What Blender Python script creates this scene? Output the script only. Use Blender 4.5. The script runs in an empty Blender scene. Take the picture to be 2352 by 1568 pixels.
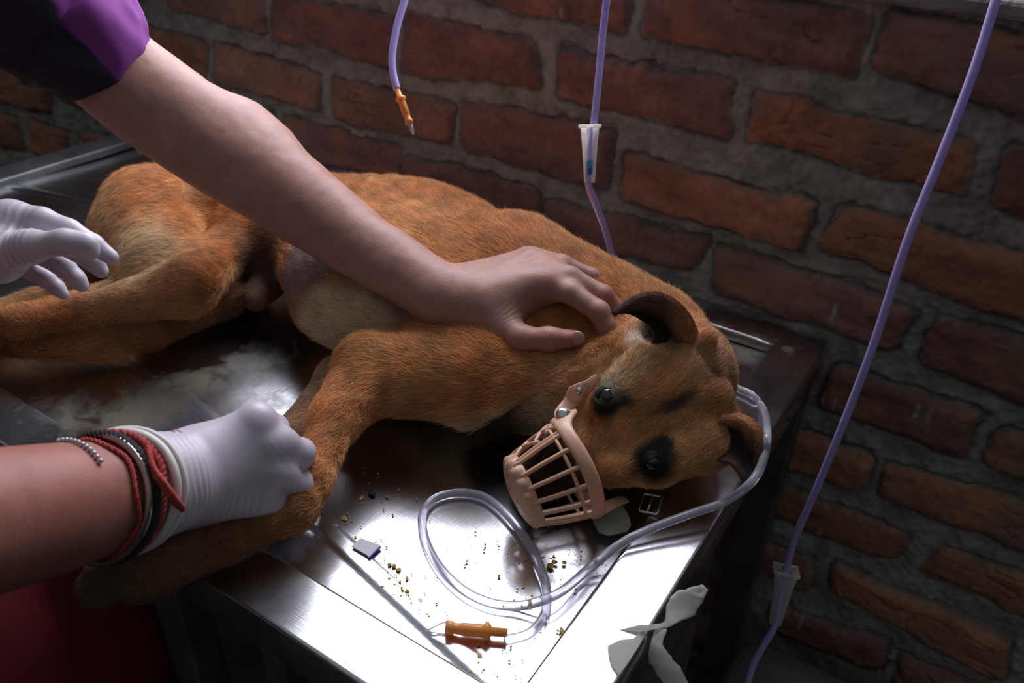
import bpy, bmesh, math, random
import numpy as np
from mathutils import Vector, Matrix
random.seed(7)
rng = np.random.default_rng(11)
C = bpy.context.scene.collection
T = 0.80                       # height of the table top above the floor

# ------------------------------------------------------------------ camera, world, light, exposure
CAMR = np.array([[0.8372370424651844, 0.5458898727342099, 0.03222392853368966],
                 [0.3177004156965577, -0.4376061169741523, -0.8411702159794802],
                 [-0.44508491390986354, 0.7144964193268984, -0.5398094906322686]])
FPX = 1889.943
CH = 0.48                      # camera height over the table top
cam = bpy.data.cameras.new('camera')
cam.sensor_width = 36.0
cam.lens = FPX * 36.0 / 2352.0
cam.clip_start = 0.02
camo = bpy.data.objects.new('camera', cam)
C.objects.link(camo)
X_, Y_, Z_ = CAMR[0], -CAMR[1], -CAMR[2]
camo.matrix_world = Matrix(((X_[0], Y_[0], Z_[0], 0), (X_[1], Y_[1], Z_[1], 0), (X_[2], Y_[2], Z_[2], T + CH), (0, 0, 0, 1)))
cam.dof.use_dof = True
cam.dof.focus_distance = 0.67
cam.dof.aperture_fstop = 6.3
bpy.context.scene.camera = camo

world = bpy.data.worlds.new('world')
bpy.context.scene.world = world
world.use_nodes = True
wn = world.node_tree
wtc = wn.nodes.new('ShaderNodeTexCoord')
wsx = wn.nodes.new('ShaderNodeSeparateXYZ')
wcr = wn.nodes.new('ShaderNodeValToRGB')
wmr = wn.nodes.new('ShaderNodeMapRange')
wmr.inputs[1].default_value = -1
wn.links.new(wtc.outputs['Generated'], wsx.inputs[0])
wn.links.new(wsx.outputs['Z'], wmr.inputs[0])
wn.links.new(wmr.outputs[0], wcr.inputs[0])
wcr.color_ramp.elements[0].position = .40
wcr.color_ramp.elements[0].color = (.007, .0065, .006, 1)
wcr.color_ramp.elements[1].position = .95
wcr.color_ramp.elements[1].color = (.17, .18, .20, 1)
e_ = wcr.color_ramp.elements.new(.58)
e_.color = (.028, .028, .029, 1)
wn.links.new(wcr.outputs[0], wn.nodes['Background'].inputs[0])
wn.nodes['Background'].inputs[1].default_value = 1.22

al = bpy.data.lights.new('window_daylight', 'AREA')
al.shape = 'RECTANGLE'
al.size = 0.90
al.size_y = .72
al.energy = 19.5
al.color = (0.88, 0.89, 1.0)
alo = bpy.data.objects.new('window_daylight', al)
C.objects.link(alo)
alo.location = (-0.70, 0.93, T + 0.78)
alo.rotation_euler = (math.radians(-78), 0, 0)   # the light leaves along -Z of the lamp: into the room, a little down
vs = bpy.context.scene.view_settings
vs.view_transform = 'Standard'
vs.look = 'None'
vs.gamma = 1.0
vs.use_curve_mapping = False
vs.exposure = 0.0

# ------------------------------------------------------------------ measuring helpers
def ray(px, py):
    return CAMR.T @ np.array([(px - 1176.0) / FPX, (py - 784.0) / FPX, 1.0])
def Pz(px, py, z=0.0):
    """point of the place at height z above the table top"""
    d = ray(px, py)
    t = (z - CH) / d[2]
    p = d * t
    return np.array([p[0], p[1], p[2] + CH + T])
def Pt(px, py, t):
    """point of the place at depth t"""
    p = ray(px, py) * t
    return np.array([p[0], p[1], p[2] + CH + T])
def nrm(v):
    v = np.asarray(v, float)
    return v / (np.linalg.norm(v) + 1e-12)

# ------------------------------------------------------------------ value noise
def _hash(ix, iy, iz):
    n = (ix * 374761393 + iy * 668265263 + iz * 2147483647 * 7 + 1013) & 0x7fffffff
    n = ((n ^ (n >> 13)) * 1274126177) & 0x7fffffff
    n = (n ^ (n >> 16)) & 0xffff
    return n / 65535.0
def vnoise(p):
    """p (...,3) -> -1..1"""
    p = np.asarray(p, float)
    i = np.floor(p).astype(np.int64)
    f = p - i
    f = f * f * (3 - 2 * f)
    r = 0
    for dx in (0, 1):
        wx = f[..., 0] if dx else 1 - f[..., 0]
        for dy in (0, 1):
            wy = f[..., 1] if dy else 1 - f[..., 1]
            for dz in (0, 1):
                wz = f[..., 2] if dz else 1 - f[..., 2]
                r = r + wx * wy * wz * _hash(i[..., 0] + dx, i[..., 1] + dy, i[..., 2] + dz)
    return r * 2 - 1
def fbm(p, o=3):
    s, a = 0, 1.0
    for k in range(o):
        s = s + a * vnoise(np.asarray(p) * (2 ** k) + 17.3 * k)
        a *= .5
    return s
def sstep(e0, e1, x):
    t = np.clip((x - e0) / (e1 - e0), 0, 1)
    return t * t * (3 - 2 * t)

# ------------------------------------------------------------------ materials
def newmat(name):
    m = bpy.data.materials.new(name)
    m.use_nodes = True
    nt = m.node_tree
    return m, nt, nt.nodes['Principled BSDF']
def N(nt, typ, **kw):
    n = nt.nodes.new(typ)
    for k, v in kw.items():
        if k in n.inputs.keys():
            n.inputs[k].default_value = v
        else:
            setattr(n, k, v)
    return n
def simple(name, col, rough=.5, metal=0, noise=None, bump=None, **kw):
    m, nt, b = newmat(name)
    b.inputs['Base Color'].default_value = (*col, 1)
    b.inputs['Roughness'].default_value = rough
    b.inputs['Metallic'].default_value = metal
    for k, v in kw.items():
        b.inputs[k.replace('_', ' ')].default_value = v
    tc = N(nt, 'ShaderNodeTexCoord')
    if noise:
        sc, amt = noise
        n = N(nt, 'ShaderNodeTexNoise', Scale=sc, Detail=6.0)
        nt.links.new(tc.outputs['Object'], n.inputs['Vector'])
        mr = N(nt, 'ShaderNodeMapRange')
        mr.inputs[1].default_value = .3
        mr.inputs[2].default_value = .7
        mr.inputs[3].default_value = 1 - amt
        mr.inputs[4].default_value = 1 + amt
        nt.links.new(n.outputs[0], mr.inputs[0])
        vm = N(nt, 'ShaderNodeVectorMath', operation='SCALE')
        vm.inputs[0].default_value = col
        nt.links.new(mr.outputs[0], vm.inputs['Scale'])
        nt.links.new(vm.outputs[0], b.inputs['Base Color'])
    if bump:
        sc, st, dist = bump
        n = N(nt, 'ShaderNodeTexNoise', Scale=sc, Detail=4.0)
        nt.links.new(tc.outputs['Object'], n.inputs['Vector'])
        bp = N(nt, 'ShaderNodeBump', Strength=st, Distance=dist)
        nt.links.new(n.outputs[0], bp.inputs['Height'])
        nt.links.new(bp.outputs[0], b.inputs['Normal'])
    return m

# ------------------------------------------------------------------ object helpers
def link(name, me, mat=None, parent=None, smooth=True):
    o = bpy.data.objects.new(name, me)
    C.objects.link(o)
    if mat:
        me.materials.append(mat)
    if parent is not None:
        o.parent = parent
        o.matrix_parent_inverse = Matrix.Translation(-parent.location) if parent.type == 'EMPTY' else Matrix.Identity(4)
    if smooth and hasattr(me, 'polygons'):
        me.polygons.foreach_set('use_smooth', [True] * len(me.polygons))
    return o
def mesh_np(name, v, f, mat=None, parent=None, smooth=True):
    me = bpy.data.meshes.new(name)
    v = np.asarray(v, np.float32)
    f = np.asarray(f, np.int32)
    me.vertices.add(len(v))
    me.vertices.foreach_set('co', v.ravel())
    me.loops.add(f.size)
    me.loops.foreach_set('vertex_index', f.ravel())
    me.polygons.add(len(f))
    me.polygons.foreach_set('loop_start', np.arange(0, f.size, f.shape[1], dtype=np.int32))
    me.polygons.foreach_set('loop_total', np.full(len(f), f.shape[1], np.int32))
    me.update(calc_edges=True)
    me.validate()
    return link(name, me, mat, parent, smooth)
def tag(o, label=None, cat=None, group=None, kind=None):
    if label: o['label'] = label
    if cat: o['category'] = cat
    if group: o['group'] = group
    if kind: o['kind'] = kind
    return o
def empty(name, loc, label, cat, group=None):
    o = bpy.data.objects.new(name, None)
    C.objects.link(o)
    o.location = tuple(map(float, loc))
    o.empty_display_size = .02
    return tag(o, label, cat, group)
def bm_obj(name, bm, mat, parent=None, smooth=False):
    bmesh.ops.recalc_face_normals(bm, faces=bm.faces)
    me = bpy.data.meshes.new(name)
    bm.to_mesh(me)
    bm.free()
    return link(name, me, mat, parent, smooth)
def bevel_box(bm, lo, hi, bev=.001, seg=2, M=None):
    lo, hi = np.array(lo, float), np.array(hi, float)
    r = bmesh.ops.create_cube(bm, size=1.0)
    vs_ = r['verts']
    for v in vs_:
        v.co = Vector((lo + hi) / 2) + Vector([v.co[i] * (hi - lo)[i] for i in range(3)])
    if bev > 0:
        es = list({e for v in vs_ for e in v.link_edges})
        r = bmesh.ops.bevel(bm, geom=es, offset=bev, segments=seg, profile=.5, affect='EDGES')
        vs_ = list({v for f in r['faces'] for v in f.verts} | {v for v in vs_ if v.is_valid})
    if M is not None:
        for v in vs_:
            v.co = M @ v.co
    return vs_
def catmull(pts, n=8):
    pts = np.asarray(pts, float)
    P = np.vstack([2 * pts[0] - pts[1], pts, 2 * pts[-1] - pts[-2]])
    out = []
    for i in range(1, len(P) - 2):
        p0, p1, p2, p3 = P[i - 1:i + 3]
        for s in np.linspace(0, 1, n, endpoint=False):
            out.append(.5 * ((2 * p1) + (-p0 + p2) * s + (2 * p0 - 5 * p1 + 4 * p2 - p3) * s * s + (-p0 + 3 * p1 - 3 * p2 + p3) * s ** 3))
    out.append(pts[-1])
    return np.array(out)
def tube_geo(path, rad, seg=14, closed=False, caps=True, flat=None):
    """sweep along a path; rad a number or one per point; flat=(normal vec, factor) squashes"""
    path = np.asarray(path, float)
    n = len(path)
    rad = np.broadcast_to(np.asarray(rad, float), (n,))
    if closed:
        tan = np.roll(path, -1, 0) - np.roll(path, 1, 0)
    else:
        tan = np.gradient(path, axis=0)
    tan = tan / (np.linalg.norm(tan, axis=1, keepdims=True) + 1e-12)
    u = nrm(np.cross(tan[0], [0.31, .2, .93]))
    V = []
    for i in range(n):
        u = u - tan[i] * (u @ tan[i])
        u = nrm(u)
        w = np.cross(tan[i], u)
        a = np.linspace(0, 2 * np.pi, seg, endpoint=False)
        ring = rad[i] * (np.cos(a)[:, None] * u + np.sin(a)[:, None] * w)
        if flat is not None:
            fn, fk = nrm(flat[0]), flat[1]
            ring = ring - (1 - fk) * (ring @ fn)[:, None] * fn
        V.append(path[i] + ring)
    V = np.vstack(V)
    F = []
    m = n if closed else n - 1
    for i in range(m):
        for j in range(seg):
            a0 = i * seg + j
            a1 = i * seg + (j + 1) % seg
            b0 = ((i + 1) % n) * seg + j
            b1 = ((i + 1) % n) * seg + (j + 1) % seg
            F.append((a0, a1, b1, b0))
    if caps and not closed:
        V = np.vstack([V, path[0], path[-1]])
        c0, c1 = len(V) - 2, len(V) - 1
        for j in range(seg):
            F.append((c0, (j + 1) % seg, j, j))
            F.append((c1, (n - 1) * seg + j, (n - 1) * seg + (j + 1) % seg, (n - 1) * seg + (j + 1) % seg))
    return V, F
def fix_faces(F):
    return [tuple(dict.fromkeys(f)) for f in F]
def geo_obj(name, parts, mat, parent=None, smooth=True):
    V, F, o = [], [], 0
    for v, f in parts:
        V.append(np.asarray(v))
        F += [tuple(i + o for i in q) for q in fix_faces(f)]
        o += len(v)
    me = bpy.data.meshes.new(name)
    me.from_pydata(np.vstack(V).tolist(), [], F)
    me.update()
    me.validate()
    return link(name, me, mat, parent, smooth)

# ------------------------------------------------------------------ smooth-union body modelling
class Field:
    """signed distance grid; bodies are blended, then skinned by surface nets"""
    def __init__(s, h):
        s.h = h
        s.prims = []
    def cone(s, a, b, ra, rb, k=.01, flow=None, tagn='', sub=False, off=True):
        a, b = np.asarray(a, float), np.asarray(b, float)
        lo = np.minimum(a - ra, b - rb)
        hi = np.maximum(a + ra, b + rb)
        ab = b - a
        L2 = ab @ ab + 1e-12
        def fn(p, g=0):
            t = np.clip(((p - a) @ ab) / L2, 0, 1)
            return np.linalg.norm(p - (a + t[..., None] * ab), axis=-1) - (ra + (rb - ra) * t) - g
        s.prims.append(dict(fn=fn, lo=lo, hi=hi, k=k, sub=sub, flow=nrm(ab) if flow is None else nrm(flow), tag=tagn))
    def chain(s, pts, rs, k=.01, flow=None, tagn=''):
        for i in range(len(pts) - 1):
            s.cone(pts[i], pts[i + 1], rs[i], rs[i + 1], k, flow, tagn)
    def ell(s, c, r, M=None, k=.02, flow=(1, 0, 0), tagn='', sub=False):
        c, r = np.asarray(c, float), np.asarray(r, float)
        M = np.eye(3) if M is None else np.asarray(M, float)     # rows are the axes
        ext = np.sqrt(((M * r[:, None]) ** 2).sum(0))
        def fn(p, g=0):
            rr = r + g
            q = (p - c) @ M.T
            k0 = np.linalg.norm(q / rr, axis=-1)
            k1 = np.linalg.norm(q / rr ** 2, axis=-1) + 1e-9
            return k0 * (k0 - 1) / k1
        s.prims.append(dict(fn=fn, lo=c - ext, hi=c + ext, k=k, sub=sub, flow=nrm(flow), tag=tagn))
    def build(s, grow=0.0, clip=None, only=None):
        h = s.h
        ps = [p for p in s.prims if only is None or only(p)]
        lo = np.min([p['lo'] for p in ps if not p['sub']], 0) - 4 * h - abs(grow) - .004
        hi = np.max([p['hi'] for p in ps if not p['sub']], 0) + 4 * h + abs(grow) + .004
        n = np.ceil((hi - lo) / h).astype(int) + 1
        ax = [(lo[i] + h * np.arange(n[i])).astype(np.float32) for i in range(3)]
        D = np.full(n, .08, np.float32)
        for p in ps:
            m = p['k'] + 3 * h + abs(grow)
            i0 = np.clip(np.floor((p['lo'] - m - lo) / h).astype(int), 0, n)
            i1 = np.clip(np.ceil((p['hi'] + m - lo) / h).astype(int) + 1, 0, n)
            sl = tuple(slice(a, b) for a, b in zip(i0, i1))
            G = np.stack(np.meshgrid(ax[0][sl[0]], ax[1][sl[1]], ax[2][sl[2]], indexing='ij'), -1)
            d = p['fn'](G).astype(np.float32)
            cur = D[sl]
            k = p['k']
            if p['sub']:
                d = -d
                hh = np.clip(.5 - .5 * (d - cur) / k, 0, 1)
                D[sl] = cur * hh + d * (1 - hh) + k * hh * (1 - hh)
            else:
                hh = np.clip(.5 + .5 * (d - cur) / k, 0, 1)
                D[sl] = d * (1 - hh) + cur * hh - k * hh * (1 - hh)
        D -= grow
        if clip is not None:
            G = np.stack(np.meshgrid(*ax, indexing='ij'), -1)
            D = np.maximum(D, clip(G)).astype(np.float32)
        return nets(D, lo, h)
def nets(D, lo, h):
    S = D < 0
    n = D.shape
    c = [S[dx:n[0] - 1 + dx, dy:n[1] - 1 + dy, dz:n[2] - 1 + dz] for dx in (0, 1) for dy in (0, 1) for dz in (0, 1)]
    anyi = np.logical_or.reduce(c)
    alli = np.logical_and.reduce(c)
    act = anyi & ~alli
    idx = np.argwhere(act)
    num = np.full(act.shape, -1, np.int64)
    num[act] = np.arange(len(idx))
    acc = np.zeros((len(idx), 3))
    cnt = np.zeros(len(idx))
    corners = [np.array(q) for q in [(x, y, z) for x in (0, 1) for y in (0, 1) for z in (0, 1)]]
    for a in corners:
        for ax in range(3):
            if a[ax] == 0:
                b = a.copy()
                b[ax] = 1
                ia, ib = idx + a, idx + b
                da = D[ia[:, 0], ia[:, 1], ia[:, 2]]
                db = D[ib[:, 0], ib[:, 1], ib[:, 2]]
                x = (da < 0) != (db < 0)
                t = da[x] / (da[x] - db[x])
                q = np.tile(a.astype(float), (x.sum(), 1))
                q[:, ax] = t
                acc[x] += q
                cnt[x] += 1
    V = (idx + acc / cnt[:, None]) * h + lo
    F = []
    for ax in range(3):
        u, v = (ax + 1) % 3, (ax + 2) % 3
        s0 = [slice(None)] * 3
        s1 = [slice(None)] * 3
        s0[ax] = slice(0, n[ax] - 1)
        s1[ax] = slice(1, n[ax])
        A, B = S[tuple(s0)], S[tuple(s1)]
        e = np.argwhere(A != B)
        e = e[(e[:, u] > 0) & (e[:, v] > 0) & (e[:, u] < n[u] - 1) & (e[:, v] < n[v] - 1)]
        ins = A[e[:, 0], e[:, 1], e[:, 2]]
        q = []
        for du, dv in ((-1, -1), (0, -1), (0, 0), (-1, 0)):
            g = e.copy()
            g[:, u] += du
            g[:, v] += dv
            q.append(num[g[:, 0], g[:, 1], g[:, 2]])
        q = np.stack(q, 1)
        q[~ins] = q[~ins][:, ::-1]
        F.append(q)
    F = np.vstack(F)
    F = F[(F >= 0).all(1)]
    # one round of relaxing
    for it in range(2):
        s_, c_ = np.zeros_like(V), np.zeros(len(V))
        for i, j in ((0, 1), (1, 2), (2, 3), (3, 0)):
            np.add.at(s_, F[:, i], V[F[:, j]])
            np.add.at(c_, F[:, i], 1)
            np.add.at(s_, F[:, j], V[F[:, i]])
            np.add.at(c_, F[:, j], 1)
        V = V * .5 + .5 * s_ / np.maximum(c_, 1)[:, None]
    return V, F
def vnormals(V, F):
    n = np.cross(V[F[:, 2]] - V[F[:, 0]], V[F[:, 3]] - V[F[:, 1]])
    o = np.zeros_like(V)
    for i in range(4):
        np.add.at(o, F[:, i], n)
    return o / (np.linalg.norm(o, axis=1, keepdims=True) + 1e-12)
def set_col(o, cols, name='tint'):
    a = o.data.color_attributes.new(name, 'FLOAT_COLOR', 'POINT')
    c = np.ones((len(cols), 4), np.float32)
    c[:, :3] = cols
    a.data.foreach_set('color', c.ravel())
# ================================================================== THE SETTING
WY = 0.853
def wallpt(px, py):
    d = ray(px, py)
    t = WY / d[1]
    return np.array([d[0] * t, d[2] * t + CH])          # x, height over the table top
BR = [  # brick outlines read off the wall, TL TR BR BL, then a tone
    ((1490, -70), (2005, 30), (1970, 178), (1483, 85), 0), ((2038, 20), (2500, 110), (2500, 320), (2008, 150), 0),
    ((1000, -80), (1462, -30), (1446, 76), (1100, 8), 0),
    ((1288, 113), (1692, 185), (1677, 315), (1280, 225), 1), ((1738, 203), (2245, 335), (2212, 447), (1716, 322), 3),
    ((2322, 325), (2720, 420), (2690, 610), (2274, 472), 0), ((935, 33), (1225, 85), (1252, 205), (924, 170), 1),
    ((640, -20), (905, 40), (908, 155), (622, 82), 1), ((360, -60), (615, -10), (612, 78), (395, 20), 2), ((80, -90), (330, -60), (340, 5), (90, -20), 1),
    ((1440, 348), (1870, 460), (1850, 577), (1430, 456), 3), ((1924, 460), (2440, 600), (2420, 755), (1884, 570), 3),
    ((1062, 228), (1420, 300), (1402, 437), (1064, 340), 1), ((765, 178), (1050, 237), (1036, 332), (775, 272), 2),
    ((493, 90), (738, 162), (738, 252), (500, 185), 2), ((300, 48), (477, 92), (482, 178), (300, 110), 3),
    ((60, 20), (250, 60), (250, 130), (60, 80), 1), ((-190, 80), (115, 175), (125, 262), (-190, 180), 3), 
    ((1650, 556), (2108, 705), (2066, 805), (1638, 668), 0), ((2152, 708), (2520, 830), (2520, 1000), (2110, 832), 1),
    ((1252, 453), (1640, 545), (1596, 617), (1280, 562), 0), ((932, 352), (1242, 430), (1244, 500), (930, 440), 0),
    ((655, 260), (925, 338), (922, 420), (655, 350), 1), ((470, 215), (640, 260), (640, 330), (470, 290), 1),
    ((-160, 225), (50, 268), (62, 350), (-160, 310), 3), ((72, 272), (165, 302), (160, 380), (80, 350), 3), ((200, 300), (430, 360), (430, 420), (200, 380), 1),
    ((1915, 832), (2264, 942), (2222, 1047), (1880, 930), 0), ((2302, 972), (2620, 1090), (2600, 1215), (2260, 1057), 3),
    ((1810, 970), (2014, 1040), (1986, 1127), (1790, 1070), 3), ((2040, 1056), (2500, 1190), (2480, 1310), (2018, 1138), 3),
    ((1780, 1100), (2095, 1225), (2052, 1283), (1760, 1180), 3), ((2155, 1248), (2540, 1380), (2520, 1480), (2116, 1312), 3),
    ((1918, 1282), (2330, 1467), (2302, 1557), (1904, 1352), 3), ((1600, 1170), (1870, 1280), (1860, 1350), (1600, 1250), 1),
    ((1770, 1375), (2045, 1470), (2020, 1535), (1770, 1440), 1), ((2072, 1493), (2440, 1640), (2440, 1720), (2050, 1570), 3)]
def quad_sd(q, x, z):
    """q 4x2 clockwise seen from the room"""
    d = np.full(x.shape, -9.0, np.float32)
    for i in range(4):
        a, b = q[i], q[(i + 1) % 4]
        e = b - a
        n = np.array([-e[1], e[0]]) / np.linalg.norm(e)
        dd = ((x - a[0]) * n[0] + (z - a[1]) * n[1]).astype(np.float32)
        k = .012
        h = np.clip(.5 - .5 * (dd - d) / k, 0, 1)
        d = dd * (1 - h) + d * h + k * h * (1 - h)
    return d
quads = []
for b in BR:
    q = np.array([wallpt(*p) for p in b[:4]])
    c = q.mean(0)
    quads.append((q, b[4]))
boxes = [(q[:, 0].min(), q[:, 0].max(), q[:, 1].min(), q[:, 1].max()) for q, _ in quads]
row = 0
z = .286 - .0975 * 14
rows_z = [.286 - .0975 * i for i in range(0, 12)] 
for i, zb in enumerate(rows_z):
    xo = -.385 + (0 if i % 2 == 0 else .118)
    for j in range(-16, 6):
        x0 = xo + j * .2345 + rng.uniform(-.006, .006)
        q = np.array([[x0, zb + .057], [x0 + .216, zb + .057], [x0 + .216, zb], [x0, zb]]) + rng.uniform(-.004, .004, (4, 2))
        for bx in boxes:
            if x0 + .216 > bx[0] + .008 and x0 < bx[1] - .008 and zb + .057 > bx[2] + .004 and zb < bx[3] - .004:
                # trim sideways to stay clear of an outlined brick
                if x0 < bx[0] - .075: q[:, 0] = np.minimum(q[:, 0], bx[0] - .016)
                elif x0 + .216 > bx[1] + .075: q[:, 0] = np.maximum(q[:, 0], bx[1] + .016)
                else:
                    q = None
                    break
        if q is not None and q[1, 0] - q[0, 0] > .05:
            quads.append((q, int(rng.integers(0, 4))))
TONES = [(.125, .062, .048), (.135, .066, .052), (.165, .090, .062), (.195, .088, .050)]
def build_wall():
    xs = [0.55]
    while xs[-1] > -3.0:
        xs.append(xs[-1] - (.0021 if xs[-1] > -.95 else .0021 + (-.95 - xs[-1]) * .0035))
    xs = np.array(xs[::-1])
    zs = np.concatenate([np.arange(-.80, -.46, .006), np.arange(-.46, .3495, .0021)])
    Xg, Zg = np.meshgrid(xs, zs, indexing='ij')
    p3 = np.stack([Xg, Zg, np.zeros_like(Xg)], -1)
    wx = Xg + .0042 * fbm(p3 * 34, 2) + .0018 * vnoise(p3 * 130 + 3)
    wz = Zg + .0042 * fbm(p3 * 30 + 9, 2) + .0018 * vnoise(p3 * 140 + 7)
    best = np.full(Xg.shape, 9.0, np.float32)
    col = np.zeros(Xg.shape + (3,), np.float32)
    lift = np.zeros(Xg.shape, np.float32)
    for q, tone in quads:
        x0, x1, z0, z1 = q[:, 0].min() - .05, q[:, 0].max() + .05, q[:, 1].min() - .05, q[:, 1].max() + .05
        i0, i1 = np.searchsorted(xs, [x0, x1])
        j0, j1 = np.searchsorted(zs, [z0, z1])
        if i1 <= i0 or j1 <= j0: continue
        sl = (slice(i0, i1), slice(j0, j1))
        d = quad_sd(q, wx[sl], wz[sl])
        m = d < best[sl]
        best[sl][m] = d[m]
        tn = np.array(TONES[tone]) * 2.0 * rng.uniform(.85, 1.15)
        cx, cz = q.mean(0)
        l = rng.uniform(-.002, .004) + (Xg[sl] - cx) * rng.uniform(-.03, .03) + (Zg[sl] - cz) * rng.uniform(-.05, .05)
        col[sl][m] = tn
        lift[sl][m] = l[m]
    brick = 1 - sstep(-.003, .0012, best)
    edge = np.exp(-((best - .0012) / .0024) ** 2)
    crack = np.abs(vnoise(p3 * [22, 70, 1] + 31))
    crack = np.exp(-(crack / .05) ** 2) * sstep(.1, .5, vnoise(p3 * 9 + 5))
    big = fbm(p3 * 55 + 2, 3)
    fine = fbm(p3 * 190 + 4, 2)
    hb = .0115 + lift + .0012 * fbm(p3 * [30, 60, 1], 3) + .0005 * fine - .003 * crack - .004 * sstep(-.012, 0, best) 
    hm = .0035 + .0042 * vnoise(p3 * 26 + 40) + .0030 * big * .6 + .0012 * fine
    # mortar squeezed over a few brick edges
    H = hm * (1 - brick) + hb * brick - .0065 * edge * (.45 + .55 * vnoise(p3 * 20 + 60))
    # colours that belong to the brick: clay variation, mortar smears, chips of lime
    cl = col * (1 + .30 * fbm(p3 * [28, 50, 1] + 3, 3)[..., None] * .8)
    cl = cl * (1 + .18 * fine[..., None])
    orange = sstep(.35, .9, fbm(p3 * 24 + 70, 3))[..., None]
    cl = cl * (1 - .45 * orange) + np.array([.46, .20, .10]) * .45 * orange
    sm = sstep(.42, .8, vnoise(p3 * 17 + 90) + .25 * fine)[..., None] * .55
    cl = cl * (1 - sm) + np.array([.17, .15, .13]) * sm
    mort = np.array([.30, .30, .26]) * (1 + .22 * big[..., None] + .15 * fine[..., None])
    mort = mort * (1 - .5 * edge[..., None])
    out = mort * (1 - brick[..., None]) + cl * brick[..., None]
    for (px, py, ll) in [(1925, 700, .030), (2113, 925, .020), (2143, 930, .018), (1927, 905, .025), (1900, 895, .02), (1890, 1200, .015), (1848, 1405, .035), (1300, 15, .01)]:
        w = wallpt(px, py)
        dd = np.maximum(np.abs(Xg - w[0]) / .0022, np.abs(Zg - w[1] + .006) / (ll * .5))
        a = (1 - sstep(.6, 1.2, dd + .3 * fine))[..., None] * .8
        out = out * (1 - a) + np.array([.36, .37, .35]) * a
    V = np.stack([Xg, WY - H, Zg + T], -1).reshape(-1, 3)
    nx, nz = Xg.shape
    idx = np.arange(nx * nz).reshape(nx, nz)
    F = np.stack([idx[:-1, :-1], idx[1:, :-1], idx[1:, 1:], idx[:-1, 1:]], -1).reshape(-1, 4)
    m, nt, b = newmat('brick_and_mortar')
    at = N(nt, 'ShaderNodeAttribute', attribute_name='tint')
    nt.links.new(at.outputs['Color'], b.inputs['Base Color'])
    b.inputs['Roughness'].default_value = .85
    tc = N(nt, 'ShaderNodeTexCoord')
    n1 = N(nt, 'ShaderNodeTexNoise', Scale=420.0, Detail=5.0, Roughness=.65)
    nt.links.new(tc.outputs['Object'], n1.inputs['Vector'])
    bp = N(nt, 'ShaderNodeBump', Strength=.55, Distance=.0012)
    nt.links.new(n1.outputs[0], bp.inputs['Height'])
    nt.links.new(bp.outputs[0], b.inputs['Normal'])
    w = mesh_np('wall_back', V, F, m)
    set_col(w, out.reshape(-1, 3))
    tag(w, 'red brick wall with thick grey mortar behind the steel table', kind='structure')
    return w
build_wall()
M_conc = simple('rough_concrete', (.26, .26, .25), .9, noise=(40, .35), bump=(160, .8, .003))
bm = bmesh.new()
bevel_box(bm, (-3.0, WY + .002, T - .80), (.55, WY + .03, T + .34), 0)
bevel_box(bm, (-3.0, WY - .012, T + .3465), (.55, 1.08, T + .362), .004)
bevel_box(bm, (-3.0, WY - .008, T + .362), (-1.17, 1.08, 2.6), .004)
bevel_box(bm, (-1.17, WY - .008, T + 1.5), (.55, 1.08, 2.6), .004)
bevel_box(bm, (.46, WY - .008, T + .362), (.9, 1.08, 2.6), .004)
o = bm_obj('wall_window_surround', bm, M_conc)
tag(o, 'rough grey concrete ledge and wall around the window opening above the bricks', kind='structure')
M_frame = simple('dark_window_paint', (.03, .035, .045), .4)
bm = bmesh.new()
for lo, hi in [((-1.17, .885, T + .362), (.46, .915, T + .395)), ((-1.17, .885, T + 1.47), (.46, .915, T + 1.5)),
               ((-1.17, .885, T + .362), (-1.13, .915, T + 1.5)), ((.42, .885, T + .362), (.46, .915, T + 1.5))]:
    bevel_box(bm, lo, hi, .003)
o = bm_obj('window_1', bm, M_frame)
tag(o, 'dark painted window frame above the concrete ledge', kind='structure')
M_floor = simple('dark_cement_floor', (.07, .065, .06), .75, noise=(6, .4), bump=(60, .4, .002))
bm = bmesh.new()
bevel_box(bm, (-3.0, -1.5, -.05), (1.2, 1.08, 0), 0)
o = bm_obj('floor', bm, M_floor)
tag(o, 'dark cement floor', kind='structure')

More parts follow.
